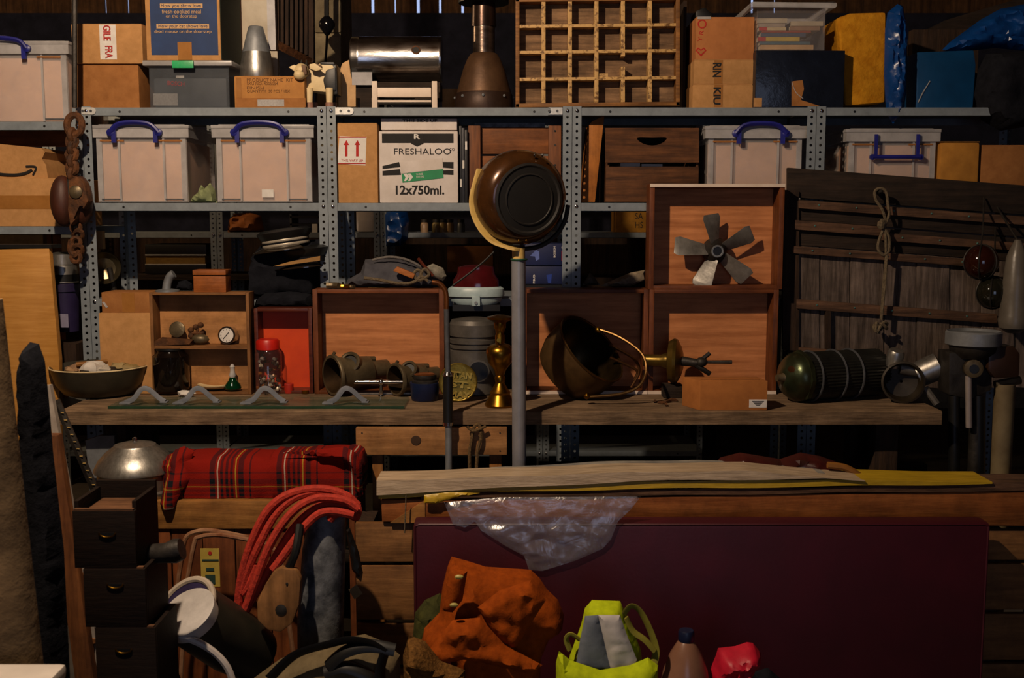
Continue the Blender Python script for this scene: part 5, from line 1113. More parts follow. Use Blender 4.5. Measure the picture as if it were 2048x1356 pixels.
# hanging rope on it
t = T('hanging_rope', 'knotted hemp rope hanging in front of the old board panel', 'rope', P(1765, 670, YP - .05)); Yr = YP - .055
MB().tube(pc([(1772, 445), (1765, 420), (1752, 400), (1750, 383), (1760, 377), (1772, 384), (1776, 410), (1778, 430), (1770, 450), (1757, 485), (1758, 502), (1768, 510), (1778, 500), (1778, 475), (1768, 455)], Yr), .0055, 7).build('loop', rope_m, t)
MB().tube(pc([(1770, 450), (1772, 510), (1768, 560), (1765, 600), (1762, 640)], Yr), .005, 7).build('strand', rope_m, t); MB().tube(pc([(1774, 510), (1771, 560), (1767, 600), (1763, 640)], Yr - .006), .0045, 7).build('strand', rope_m, t)
rn = random.Random(8)
MB().tube(pc([(1760 + rn.uniform(-13, 14), 655 + rn.uniform(-11, 12), Yr + rn.uniform(-.02, .01)) for _ in range(14)], Yr, 5), .006, 7).build('knot', rope_m, t); MB().ell(P(1764, 448, Yr - .004), (.016, .013, .018), 10, None, .6).build('hitch', rope_m, t)
MB().ell(P(1758, 383, Yr + .02), (.012, .03, .012), 10).build('peg', iron, t)
# glass floats and white bulb
for u, v, r_, m_, l in ((1962, 524, 34, amber, 'amber glass fishing float hanging before the board panel'), (1985, 585, 32, darkgl, 'dark green glass float hanging below the amber one')):
    t = T('glass_float', l, 'glass float', P(u, v, -.25)); k = K(-.25, v)
    MB().ell(P(u, v, -.25), (r_ * k,) * 3, 24).build('globe', m_, t)
    for q in range(3):
        an = math.pi * q / 3; ce = P(u, v, -.25); MB().tube([ce + Vector((math.cos(an) * math.sin(a), math.sin(an) * math.sin(a), math.cos(a))) * (r_ * k * 1.03) for a in [2 * math.pi * i / 24 for i in range(24)]], .0025, 5, True).build('net_cord', iron, t)
    MB().tube([P(u, v - r_, -.25), P(u + 4, v - r_ - 30, -.2), P(u + 6, v - 130, YP - .01)], .003, 6).build('hanging_cord', iron, t)
t = T('white_float', 'long pale plastic float hanging beside the glass floats', 'float', P(2030, 660, -.3)); k = K(-.3, 600); c = P(2030, 590, -.3)
MB().lathe([(6 * k, 110 * k), (14 * k, 92 * k), (20 * k, 75 * k), (26 * k, 0), (27 * k, -40 * k), (30 * k, -50 * k), (27 * k, -66 * k), (12 * k, -76 * k)], Matrix.Translation(c), 24).build('shell', mat('pale_grey_plastic', '655e54', .35, 0, '4f4941', sc=8), t)
MB().tube([Vector((c.x, c.y, c.z + 108 * k)), Vector((c.x + .03, -.02, c.z + 190 * k))], .004, 6).build('hanging_cord', iron, t)
# outboard / drill pedestal
t = T('outboard_motor', 'old outboard motor with a flywheel clamped on a stand', 'outboard motor', P(1960, 1400, -.45).xy.to_3d()); Yo = -.42; k = K(Yo, 750)
def op(u, v, d=0): return P(u, v, Yo + d)
M = Matrix.Translation(op(1947, 676))
MB().lathe([(50 * k, -14 * k), (53 * k, -12 * k), (53 * k, 12 * k), (50 * k, 15 * k), (46 * k, 10 * k), (8 * k, 8 * k)], M, 36).build('flywheel', galv, t); MB().lathe([(30 * k, -40 * k), (44 * k, -26 * k), (46 * k, -14 * k)], M, 24).build('crankcase', iron, t)
MB().slab([(1978, 690), (2030, 692), (2042, 708), (2040, 755), (1990, 758), (1976, 740)], Yo - .05, .12).build('fuel_tank', mat('brown_tank', '3a261a', .4, .2, '271910', sc=8), t, .012)
MB().slab([(1898, 705), (1985, 702), (1985, 780), (1940, 800), (1898, 790)], Yo - .02, .1).build('engine_block', iron, t, .008)
MB().lathe([(18 * k, 0), (18 * k, .02), (12 * k, .024)], disc_m(op(1945, 736, -.03), (-.2, -1, 0)), 18).build('carburettor', bronze, t); MB().lathe([(9 * k, .024), (9 * k, .026)], disc_m(op(1945, 736, -.03), (-.2, -1, 0)), 14).build('carburettor_bore', black, t)
MB().tube([op(1937, 752, -.03), op(1938, 855, -.03)], 6.5 * k, 10).build('steering_rod', mat('pale_rod', '9a8f8a', .4, .2), t); MB().tube([op(1908, 790), op(1908, 1000)], 11 * k, 10).tube([op(1955, 790), op(1955, 1000)], 15 * k, 10).build('drive_leg', black, t)
MB().tube([op(2010, 768), Vector((op(2010, 768).x, Yo, 0))], 20 * k, 16).build('stand_pole', mat('stained_white_pole', '7d6f52', .7, 0, '57472d', sc=6, bump=.2), t)
MB().tube([op(1990, 770), op(2040, 760)], .015, 8).build('clamp', bronze, t); MB().bb(op(1900, 0).x, op(2045, 0).x, Yo - .02, Yo + .1, 0, .06).tube([Vector((op(1955, 900).x, Yo, 0)), op(1955, 800)], 14 * k, 10).build('stand_foot', iron, t)
for i, (u, r_, m_, l) in enumerate(((668, .016, bronze, 'small bronze elbow lying on the large drawer'), (690, .012, brass, 'small brass nut lying on the large drawer'), (702, .010, bronze, 'tiny bronze stub beside the brass nut'))):
    p = P(u, 576, YD + .03); q = Vector((p.x, YD + .03, zA + r_ * .8))
    t = T('pipe_elbow', l, 'fitting', (p.x, YD + .03, zA), 'bits on the large drawer')
    MB().tube(curve([q + Vector((-r_ * 1.6, 0, 0)), q, q + Vector((r_ * 1.3, -r_ * .8, 0))], 4), r_ * .7, 8).build('pipe', m_, t); MB().lathe([(r_ * .8, 0), (r_ * .8, r_ * .6)], disc_m(q + Vector((-r_ * 1.7, 0, 0)), (1, 0, 0)), 6).build('nut', m_, t)
# ------------------------------------------------------------------ lamp on the grey pole
YL = -.58
t = T('stand_lamp', 'large brown spot lamp in a cream yoke on a grey pole', 'lamp', (P(1040, 900, YL).x, YL, 0)); k = K(YL, 400)
pb_ = P(1038, 500, YL); tp = Vector((pb_.x, YL, pb_.z))
MB().tube([Vector((pb_.x + .004, YL, 0)), P(1037, 520, YL)], 14.5 * k, 20).build('pole', mat('grey_tube', '8a8a90', .38, .3, '7d7d83', sc=20), t)
MB().tube([P(1037, 521, YL), P(1037, 496, YL)], 13 * k, 18).build('cream_collar', cream, t)
MB().tube([Vector((pb_.x + 15 * k * math.cos(a), YL + 15 * k * math.sin(a), P(1037, 519, YL).z)) for a in [2 * math.pi * i / 20 for i in range(20)]], .004, 6, True).build('green_ring', mat('green_band', '1c4a34', .6), t)
c = P(1042, 396, YL); ax = Vector((.42, -1, -.09)).normalized(); M = disc_m(c, ax)
r0 = 95 * k
MB().lathe([(r0 * .1, -.145), (r0 * .5, -.135), (r0 * .8, -.105), (r0 * .95, -.065), (r0 * 1.0, -.03), (r0 * 1.0, 0), (r0 * .95, .03), (r0 * .84, .052), (r0 * .74, .06)], M, 48).build('head', brownl, t)
MB().lathe([(r0 * .74, .058), (r0 * .75, .066), (r0 * .70, .068), (r0 * .66, .064)], M, 40, False).build('front_ring', darkr, t); MB().lathe([(r0 * .67, .064), (r0 * .45, .067), (r0 * .1, .068)], M, 40).build('front_plate', mat('black_plate', '1a1714', .55, 0, '141210', sc=8), t)
MB().tube([M @ Vector((r0 * .52 * math.cos(a), r0 * .52 * math.sin(a), .067)) for a in [2 * math.pi * i / 36 for i in range(36)]], .003, 5, True).build('plate_bead', darkr, t)
# yoke: flat strap from the left pivot round underneath to the pole
ypts = pc([(966, 338), (957, 370), (951, 400), (955, 430), (970, 460), (992, 483), (1020, 494), (1040, 499)], YL - .02, 5)
vs = []; fs = []
for j, p in enumerate(ypts):
    a = ypts[max(j - 1, 0)]; b = ypts[min(j + 1, len(ypts) - 1)]; d = (b - a).normalized(); nn = Vector((-d.z, 0, d.x))
    for s, q in ((-1, -1), (1, -1), (1, 1), (-1, 1)): vs.append(p + Vector((.016 * s, .02 * s, 0)) + nn * (.004 * q))
nq = len(ypts)
for j in range(nq - 1):
    for i in range(4): q = (i + 1) % 4; fs.append((j * 4 + i, j * 4 + q, j * 4 + 4 + q, j * 4 + 4 + i))
fs += [(3, 2, 1, 0), tuple((nq - 1) * 4 + q for q in range(4))]
MB().add(vs, fs).build('yoke', cream, t, ang=60, label='cream enamel yoke strap')
MB().tube(pc([(1040, 499), (1080, 492), (1112, 470), (1130, 440), (1136, 410)], YL + .03, 5), .008, 6).build('yoke_far_side', darkr, t)
MB().tube([P(940, 381, YL - .03), P(962, 380, YL - .03)], .0045, 8).ell(P(956, 384, YL - .035), (.006, .006, .01), 8).build('pivot_screw', bronze, t)
for u in (1069, 1085): MB().ell(P(u, 311, YL - .055), (.0045, .0045, .006), 8).build('screw', chrome, t)
for u in (1038, 1053): MB().ell(P(u, 481, YL - .06), (.004, .004, .004), 8).build('screw', brass, t)
MB().tube(pc([(1005, 487), (960, 530), (905, 572)], YL + .1), .0035, 6).build('cable', black, t)
MB().bb(pb_.x - .13, pb_.x + .13, YL - .03, YL + .03, 0, .03).bb(pb_.x - .03, pb_.x + .03, YL - .04, YL + .2, .0, .028).build('cross_foot', iron, t)
# thin chrome stand with a black grip
YM = -.56; k = K(YM, 800); p = P(897, 800, YM)
t = T('chrome_stand', 'thin chrome stand with a black grip and curved hook', 'stand', (p.x, YM, 0))
MB().tube([Vector((p.x, YM, 0)), P(897, 840, YM)], 7 * k, 12).build('lower_tube', galv, t); MB().tube([P(896, 845, YM), P(896, 752, YM)], 10 * k, 14).build('grip', black, t)
MB().lathe([(10.5 * k, 0), (11 * k, 3 * k), (8 * k, 8 * k)], Matrix.Translation(P(896, 752, YM)), 14).build('upper_collar', chrome, t); MB().lathe([(10.8 * k, 0), (10.8 * k, 6 * k)], Matrix.Translation(P(896, 850, YM)), 14).build('lower_collar', chrome, t)
MB().tube([P(896, 752, YM), P(893, 618, YM)], 5.5 * k, 10).build('upper_tube', steeld, t)
MB().tube(pc([(893, 622), (893, 598), (890, 580), (878, 567), (864, 564)], YM, 5), 5 * k, 10).build('hook', mat('copper_hook', '8a5228', .35, .7, '4a2c18', sc=14), t)
for a in (90, 210, 330): MB().tube([Vector((p.x, YM, .16)), Vector((p.x + .17 * math.cos(R(a)), YM + .17 * math.sin(R(a)), .01))], .008, 8).build('foot', iron, t)
# ------------------------------------------------------------------ trestle under the bench
YTr = -.56 + .03
t = T('saw_trestle', 'pine trestle with a knotty top board under the bench', 'trestle', (P(863, 900, YTr).x, YTr, 0))
MB().pb(712, 856, 1014, 910, YTr + .005, .03).build('top_board', wood('knotty_pine', 'a8794a', '80552c', 'x', .6), t, .003)
kn = P(832, 881, YTr + .004); MB().lathe([(.017, 0), (.016, .001), (.006, .0015)], disc_m(kn, (0, -1, 0)), 14).build('knot', mat('dark_knot', '3a2412', .8), t)
for u0, u1 in ((727, 750), (976, 1002)): MB().bb(P(u0, 0, YTr).x, P(u1, 0, YTr).x, YTr + .035, YTr + .075, 0, P(u0, 858, YTr).z).build('leg', pinez, t, .003)
for u, v in ((724, 866), (724, 902), (1000, 866), (1000, 902)): MB().lathe([(.003, 0), (.003, .001)], disc_m(P(u, v, YTr + .005), (0, -1, 0)), 6).build('nail', iron, t)
t = T('rope_loop', 'brown rope loop hanging over the trestle board', 'rope', P(950, 950, YTr - .02))
MB().tube(pc([(940, 960), (939, 910), (943, 880), (948, 855), (958, 850), (962, 875), (955, 905), (952, 960)], YTr - .012), .006, 7).tube(pc([(934, 853), (945, 862), (960, 858), (972, 852)], YTr - .018), .005, 7).build('strand', mat('brown_rope', '6d5432', .9, 0, '46351e', sc=110, bump=.6), t)
# ------------------------------------------------------------------ crate A with the tartan bundle
YA = -.72; zAt = P(500, 1002, YA).z
t = T('timber_crate', 'low timber crate with red-brown boards under the tartan bundle', 'crate', (P(500, 1000, YA).x, YA + .2, 0))
MB().pb(272, 1002, 690, 1058, YA, .03).build('top_rail', pine, t, .004)
MB().bb(P(272, 0, YA).x, P(688, 0, YA).x, YA + .03, YA + .29, zAt - .03, zAt).build('lid_board', pine, t)
ub = [275, 342, 405, 470, 540, 610, 680]
for i in range(6):
    a, b = P(ub[i] + 1, 1150, YA).x, P(ub[i + 1] - 1, 1150, YA).x; MB().bb(a, b, YA + .01 + .004 * (i % 2), YA + .03, .02, P(0, 1058, YA).z).build('board', redwood, t, .003)
for u in (275, 676): MB().bb(P(u, 0, YA).x, P(u + 12, 0, YA).x, YA + .032, YA + .29, 0, zAt - .03).build('end_board', redwood, t)
lab = MB().pb(403, 1097, 438, 1173, YA + .008, .002).build('paper_tag', mat('yellow_tag', 'b8a24a', .8, 0, 'a8923c', sc=20), t, label='yellow paper tag')
MB().pb(404, 1119, 437, 1122, YA + .006, .002).pb(412, 1136, 428, 1142, YA + .006, .002).pb(411, 1150, 430, 1168, YA + .006, .002).build('tag_print', mat('teal_print', '24423a', .8), lab)
MB().lathe([(.006, 0), (.006, .001)], disc_m(P(420, 1106, YA + .007), (0, -1, 0)), 10).build('tag_spot', redink, lab)
# tartan
t = T('tartan_bundle', 'red tartan blanket bundle lying on the timber crate', 'blanket', P(530, 1000, YA + .08)); Yb = YA + .12
m = MB(); vs = []; n = 28; xa, xb = P(336, 950, Yb).x, P(732, 950, Yb).x; ns = 56; zc = P(0, 951, Yb).z; hh = (P(0, 905, Yb).z - P(0, 998, Yb).z) / 2; zbase = zAt + .001
for j in range(ns + 1):
    f = j / ns; x = xa + (xb - xa) * f; e = min(1, min(f, 1 - f) / .05); e = .55 + .45 * math.sqrt(max(0, 1 - (1 - e) ** 2))
    for i in range(n):
        a = 2 * math.pi * i / n; cx, cz = math.cos(a), math.sin(a); sq = lambda q: math.copysign(abs(q) ** .5, q)
        w_ = 1 + .10 * noise.noise(Vector((x * 7, cx * 1.5, cz * 1.5))) + (.18 * noise.noise(Vector((x * 26, cx * 3, cz * 3))) * (1 if min(f, 1 - f) < .1 else .3))
        zz = zc + sq(cz) * hh * e * w_ + (.012 if f > .55 and cz > 0 else 0)
        vs.append((x + .012 * noise.noise(Vector((cx * 2, cz * 2, f * 5))), Yb + sq(cx) * .095 * e * w_, max(zz, zbase)))
fs = []
for j in range(ns):
    for i in range(n): k_ = (i + 1) % n; fs.append((j * n + i, j * n + k_, (j + 1) * n + k_, (j + 1) * n + i))
fs += [tuple(range(n - 1, -1, -1)), tuple(range(ns * n, ns * n + n))]
m.add(vs, fs).build('roll', tart, t)
MB().puff([(318, 1010), (320, 975), (326, 950), (322, 930), (332, 912), (350, 905), (372, 915), (366, 940), (372, 965), (356, 990), (345, 1020), (330, 1024)], YA - .02, .03, 6, 51, .012, (18, 18), lean=.5).build('loose_end', tart, t)
MB().puff([(560, 905), (600, 903), (690, 893), (712, 905), (724, 930), (726, 990), (712, 985), (700, 930), (650, 915)], Yb - .095, .025, 6, 52, .012, (14, 24)).build('folded_flap', tart, t)
# aluminium dome
p = P(262, 994, YA + .10); k = K(YA + .10, 940); zd = zAt
t = T('lamp_dome', 'spun aluminium dome with a stepped rim beside the tartan bundle', 'lampshade', (p.x, YA + .10, zd)); M = Matrix.Translation((p.x + .02, YA + .10, zd))
MB().lathe([(76 * k, 0), (78 * k, 4 * k), (78 * k, 10 * k), (74 * k, 14 * k), (74 * k, 44 * k), (80 * k, 48 * k), (80 * k, 52 * k), (72 * k, 68 * k), (58 * k, 84 * k), (42 * k, 96 * k), (40 * k, 99 * k), (20 * k, 104 * k), (6 * k, 105 * k)], M, 48).build('shade', alum, t); MB().lathe([(5 * k, 104 * k), (5 * k, 112 * k), (2 * k, 114 * k)], M, 12).build('cap', chrome, t)
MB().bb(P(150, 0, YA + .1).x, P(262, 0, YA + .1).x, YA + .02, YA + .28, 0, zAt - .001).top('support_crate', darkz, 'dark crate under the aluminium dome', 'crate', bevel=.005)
MB().slab([(172, 915), (200, 906), (230, 905), (232, 990), (180, 990)], YA + .30, .03).top('metal_sheet', galv, 'dull grey metal sheet behind the aluminium dome', 'sheet').location.z = zAt
# ------------------------------------------------------------------ pallet boards and timber
YPl = -.80; zPt = P(760, 1046, YPl).z
def pallet(u0, u1, label, vs_, Y=YPl + .012):
    t = T('pallet', label, 'pallet', (P((u0 + u1) / 2, 1200, Y).x, Y + .12, 0)); a, b = P(u0, 0, Y).x, P(u1, 0, Y).x
    for v0, v1 in vs_: MB().bb(a, b, Y, Y + .022, max(P(0, v1, Y).z, .01), P(0, v0, Y).z).build('board', wood('pallet_board', '94683c', '684424', 'x', .7), t, .004)
    zt = P(0, vs_[0][0], Y).z
    for x in (a + .03, (a + b) / 2, b - .03): MB().bb(x - .025, x + .025, Y + .023, Y + .14, 0, zt).build('bearer', darkz, t)
    return t
p1_ = pallet(692, 1000, 'pallet on edge with a small paper scrap beside the grey post', ((1046, 1124), (1132, 1240), (1248, 1330), (1338, 1430)))
MB().slab([(697, 1180), (713, 1169), (725, 1187), (709, 1199)], YPl + .0105, .001).build('paper_scrap', mat('scrap_paper', 'b09a70', .8), p1_)
pallet(1900, 2200, 'pallet on edge at the dark end of the maroon panel', ((1060, 1120), (1128, 1220), (1228, 1320), (1328, 1430)))
def long_board(pts, Y, d, name, m_, label, cat='timber', bev=.003, group=None): return MB().slab(pts, Y, d).top(name, m_, label, cat, group, bev)
def pl(*pts):
    def f(u):
        for (a, va), (b, vb) in zip(pts, pts[1:]):
            if u <= b: return va + (vb - va) * (u - a) / (b - a)
        return pts[-1][1]
    return f
def wavy(u0, u1, f0, f1, Y, d, n=60, amp=1.2):
    us = [u0 + (u1 - u0) * i / n for i in range(n + 1)]; return MB().slab([(u, f0(u) + amp * math.sin(u / 41) * .7) for u in us] + [(u, f1(u) + amp * math.sin(u / 57)) for u in reversed(us)], Y, d)
long_board([(762, 1000), (1100, 999), (1400, 992), (2240, 980), (2240, 1054), (1200, 1046), (764, 1044)], YPl, .05, 'timber_beam', orangew, 'long orange timber beam resting behind the maroon panel')
wavy(842, 2240, pl((842, 989), (1280, 979), (1650, 975), (1980, 967), (2240, 965)), pl((842, 998), (1280, 992), (1650, 986), (2240, 980)), YPl - .005, .12).top('timber_batten', oldx, 'thin brown batten lying on the orange beam', 'batten')
wavy(757, 1985, pl((757, 978), (1000, 972), (1280, 963), (1650, 959), (1985, 965)), pl((757, 997), (842, 992), (900, 986), (1280, 978), (1650, 973), (1985, 968)), YPl - .012, .14).top('yellow_wrap', yellowf, 'yellow plastic film bundle along the timber', 'plastic film')
MB().puff([(848, 990), (900, 984), (960, 986), (905, 997), (870, 1008), (848, 1006)], YPl - .02, .006, 5, 62, .004, edge=.01).top('film_corner', yellowf, 'loose folded yellow film corner over the beam', 'plastic film')
wavy(753, 1730, pl((753, 961), (900, 957), (1280, 944), (1500, 942), (1730, 962)), pl((753, 990), (850, 984), (1280, 962), (1650, 957), (1730, 964)), YPl - .02, .12).top('pale_wrap', palefilm, 'pale wrapped board lying on the yellow film', 'wrapped board')
wavy(980, 1650, pl((980, 950), (1200, 938), (1400, 934), (1650, 946)), pl((980, 955), (1280, 946), (1650, 950)), YPl + .04, .1).top('paper_sheet', mat('greyish_newsprint', '9a9488', .8, 0, '55585e', sc=8), 'greyish folded paper laid on the pale wrapped board', 'paper')
MB().slab([(780, 1046), (850, 1000), (850, 1044), (820, 1046)], YPl - .004, .01).top('pale_offcut', pine, 'pale triangular offcut at the end of the orange beam', 'offcut')
MB().tube(pc([(812, 990), (811, 1020), (809, 1066)], YPl - .03), .0022, 5).top('string_end', rope_m, 'thin string hanging from the wrapped board end', 'string')
# red leather straps behind
MB().puff([(1425, 935), (1440, 915), (1480, 905), (1560, 918), (1600, 905), (1640, 912), (1690, 930), (1730, 948), (1730, 962), (1425, 955)], YPl + .16, .05, 8, 61, .02, (14, 20), sharp=True).top('leather_bag', mat('dark_red_leather', '4a1a16', .35, 0, '2c100e', sc=9, bump=.3), 'dark red leather bag lying behind the timber', 'bag')
MB().tube(pc([(1655, 930), (1690, 935), (1720, 952)], YPl + .08), .011, 7).top('tan_strap', mat('tan_strap_leather', '8a5a20', .6), 'tan strap end beside the dark red bag', 'strap')
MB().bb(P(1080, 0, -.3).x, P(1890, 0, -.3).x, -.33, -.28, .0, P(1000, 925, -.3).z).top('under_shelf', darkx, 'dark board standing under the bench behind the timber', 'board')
MB().bb(P(1190, 0, YPl).x, P(1760, 0, YPl).x, YPl + .13, YPl + .24, 0, P(1000, 958, YPl + .13).z).top('bag_stand', darkx, 'dark box behind the timber carrying the leather bag', 'box')
# ------------------------------------------------------------------ maroon padded panel
YMp = -.92
t = T('padded_panel', 'large maroon vinyl padded panel standing on the floor', 'padded panel', (P(1400, 1300, YMp).x, YMp + .04, 0))
a, b = P(826, 1150, YMp).x, P(1978, 1150, YMp).x; zt = P(1400, 1046, YMp).z
MB().bb(a, b, YMp, YMp + .085, .0, zt).build('pad', maroon, t, .018)
MB().tube([(a + .008, YMp + .004, .05), (a + .008, YMp + .004, zt - .012), (a + .02, YMp + .004, zt - .006), (b - .02, YMp + .004, zt - .006), (b - .008, YMp + .004, zt - .012), (b - .008, YMp + .004, .05)], .004, 6).build('piping', maroon, t)
# clear plastic drape
MB().puff([(888, 1006), (1000, 996), (1282, 994), (1262, 1020), (1236, 1044), (1222, 1080), (1205, 1098), (1150, 1122), (1085, 1142), (1058, 1140), (1048, 1112), (1010, 1092), (962, 1062), (950, 1044), (930, 1056), (906, 1050)], YMp - .012, .006, 5, 71, .011, (11, 19), lean=.03).top('polythene_sheet', crinkle, 'crinkled clear polythene draped over the maroon panel', 'plastic sheet', ang=80)
# ------------------------------------------------------------------ grey post with orange cord and pulley
YG = -1.0
t = T('bollard_post', 'grey mottled post standing beside the pallet boards', 'post', (P(645, 1200, YG).x, YG, 0)); k = K(YG, 1150)
zt = P(648, 1018, YG).z; p = P(650, 1018, YG)
MB().tube([Vector((P(640, 1290, YG).x, YG, 0)), P(641, 1240, YG), P(648, 1100, YG), P(657, 1018, YG)], [48 * k, 46 * k, 43 * k, 34 * k], 24).build('shaft', mat('mottled_grey_post', '75787c', .6, .1, '3a3d42', sc=13, bump=.4, lo=.4, hi=.6, blotch=.4, bsc=14), t)
MB().lathe([(34 * k, 0), (30 * k, .01), (4 * k, .014)], Matrix.Translation(P(657, 1019, YG)), 20).build('cap', galv, t)
t = T('orange_rope', 'thick orange-red cord draped in loops over the grey post', 'cord', P(580, 1250, YG - .1))
for i, path in enumerate(([(716, 1014), (690, 990), (640, 983), (590, 995), (550, 1030), (518, 1090), (492, 1150), (484, 1185), (498, 1168), (515, 1130)],
                          [(717, 1018), (690, 1001), (640, 996), (600, 1012), (565, 1048), (535, 1100), (512, 1160), (492, 1215), (474, 1258)],
                          [(714, 1024), (680, 1012), (645, 1011), (612, 1030), (580, 1066), (552, 1112), (528, 1158), (500, 1205), (481, 1246), (476, 1264)],
                          [(708, 1030), (670, 1023), (640, 1027), (612, 1050), (585, 1086), (562, 1118), (545, 1140)],
                          [(716, 1012), (680, 986), (630, 978), (575, 990), (535, 1022), (505, 1080), (486, 1140), (478, 1190), (474, 1258)])):
    MB().tube(pc([(u, v, YG - .05 - .028 * (1 if i in (1, 3) else 0) - .05 * min(1, max(0, (640 - u) / 120))) for u, v in path], YG, 6), .0125, 9).build('strand', orangerope, t)
MB().tube(pc([(716, 1016, YG), (712, 1034, YG - .04), (690, 1024, YG - .06), (668, 1030, YG - .07), (660, 1040, YG - .07)], YG, 6), .012, 8).build('cord_end', orangerope, t)
t = T('pulley_block', 'flat wooden pulley block hanging on the orange cord', 'pulley', P(556, 1265, YG - .11))
MB().slab([(560, 1136), (592, 1140), (602, 1160), (598, 1210), (584, 1248), (560, 1266), (534, 1260), (514, 1240), (513, 1205), (530, 1170), (545, 1145)], YG - .16, .03).build('cheek', wood('worn_oak_cheek', '9a6c40', '74502c', 'z', .6), t, .008)
MB().slab([(552, 1150), (584, 1152), (592, 1170), (588, 1212), (574, 1246), (548, 1256), (522, 1238), (520, 1205)], YG - .12, .03).build('far_cheek', darkz, t, .006); MB().lathe([(.016, 0), (.016, .002), (.007, .004)], disc_m(P(562, 1220, YG - .16), (0, -1, 0)), 14).build('axle', iron, t); MB().ell(P(574, 1168, YG - .16), (.004, .003, .005), 8).build('pin', iron, t)
MB().tube(pc([(600, 1050, YG - .1), (592, 1100, YG - .14), (576, 1140, YG - .14)], YG), .012, 8).build('strap', black, t)
MB().puff([(692, 1060), (700, 1056), (716, 1100), (724, 1140), (718, 1156), (704, 1140), (698, 1100)], YPl + .006, .012, 5, 72, .002, edge=.01).top('black_strap', black, 'black leather strap hanging before the pallet boards', 'strap')
# ------------------------------------------------------------------ chair frame
YC = -.86; t = T('chair_frame', 'rusty tubular chair frame standing before the crate', 'chair', (P(430, 1300, YC).x, YC, 0)); coppertube = mat('rusty_white_tube', 'b08a6c', .35, .3, '7d4a2c', sc=14)
f0 = P(352, 1190, YC); f1 = P(378, 1190, YC)
MB().tube([Vector((f0.x - .03, YC, 0)), *pc([(352, 1190), (366, 1100), (372, 1076), (390, 1064), (430, 1062), (520, 1082), (560, 1110)], YC, 5), Vector((P(590, 1200, YC).x, YC + .04, 0))], .0075, 8).build('back_tube', coppertube, t)
MB().tube([Vector((f1.x - .03, YC - .05, 0)), *pc([(370, 1190), (388, 1090), (400, 1074), (440, 1070), (500, 1080)], YC - .03, 5)], .0075, 8).build('front_tube', coppertube, t)
# ------------------------------------------------------------------ bucket with white lid
YBk = -1.25; k = K(YBk, 1250); c = P(378, 1225, YBk); ax = Vector((-.42, -.62, .66)).normalized()
t = T('lidded_canister', 'dark canister tilted over with a thick white lid', 'canister', (P(420, 1300, YBk).x, YBk, 0)); M = disc_m(c, ax)
MB().lathe([(62 * k, -.002), (64 * k, -.012), (66 * k, -.2), (58 * k, -.30), (20 * k, -.31)], M, 32).build('body', mat('dark_olive_drum', '2c2a22', .45, 0, '1f1d18', sc=9), t); MB().lathe([(62 * k, -.004), (66 * k, .002), (66 * k, .012), (60 * k, .016)], M, 36).build('purple_rim', purple, t)
M2 = disc_m(P(374, 1224, YBk - .115), Vector((-.30, -.50, .81)))
MB().lathe([(52 * k, -.036), (56 * k, -.002), (56 * k, .0), (52 * k, .002), (10 * k, .003)], M2, 36).build('lid', mat('grey_white_plastic', 'bdb8b4', .5), t, label='thick white lid')
MB().tube([M @ Vector((66 * k * math.cos(a), 66 * k * math.sin(a), .016)) for a in [R(20 + 160 * i / 20) for i in range(21)]], .009, 8).build('white_handle', mat('cream_plastic', 'b5a898', .5), t)
YH = -1.42
MB().tube([*pc([(300, 1256), (340, 1268), (385, 1280), (425, 1302), (455, 1335), (470, 1380)], YH, 6), Vector((P(478, 1440, YH).x, YH, .012)), Vector((P(478, 1440, YH).x - .1, YH - .1, .011))], .0095, 8).top('white_hose', mat('white_hose_rubber', 'b8b0aa', .5), 'white hose curving down beside the dark drawers', 'hose')
# ------------------------------------------------------------------ stack of dark drawers
YS = -1.62
zt = 0; stack = [(150, 274, 985, 1020), (166, 290, 1135, 1146), (184, 306, 1256, 1266)]
dk = mat('near_black_stained_wood', '1d120c', .7, 0, '120b07', spec=.2, sc=6, st=(3, 20, 20), bump=.15); dkl = wood('lit_brown_edge', '6d4a30', '4a2f1c', 'x', 1)  # the paler brown carries the lit look of edges and inside
tops = [P(0, 1022, YS).z, P(0, 1138, YS).z, P(0, 1256, YS).z]; bots = [tops[1] + .002, tops[2] + .002, 0]
for i, (u0, u1, _, __) in enumerate(stack):
    a, b = P(u0, 1150, YS).x, P(u1, 1150, YS).x; z0, z1 = bots[i], tops[i]
    t = T('drawer_unit', ('top dark drawer of the stack, open, with painted light inside', 'middle dark drawer of the stack with a half-moon pull', 'bottom dark drawer of the stack, reaching the floor')[i], 'drawer', ((a + b) / 2, YS + .12, z0), 'stacked dark drawers')
    MB().bb(a, b, YS, YS + .014, z0, z1).build('front', dk, t, .002); MB().bb(a + .004, b - .004, YS + .001, YS + .013, z1, z1 + .004).build('painted_lit_edge', dkl, t)  # paler strip paints the light along the top of each front
    MB().bb(a, a + .01, YS + .014, YS + .15, z0, z1 + .02 * (i == 0)).build('side', dk, t); MB().bb(b - .01, b, YS + .014, YS + .15, z0, z1 + .02 * (i == 0)).build('side', dk, t); MB().bb(a, b, YS + .15, YS + .162, z0, z1 + (.035 if i == 0 else 0)).build('back', dk, t)
    MB().bb(a + .01, b - .01, YS + .014, YS + .15, z0, z0 + .008).build('bottom', dkl, t)
    hc = P((u0 + u1) / 2 + 2, (1066, 1168, 1298)[i], YS - .001); kk = K(YS, 1150); pts = [(hc.x + 16 * kk * math.cos(a_), hc.z + 9 * kk * math.sin(a_)) for a_ in [math.pi + math.pi * j / 10 for j in range(11)]]
    MB().prism(pts, YS - .001, YS).build('pull_recess', black, t); MB().tube([Vector((x, YS - .0015, z)) for x, z in pts], .0022, 5).build('pull_lip', brass, t)
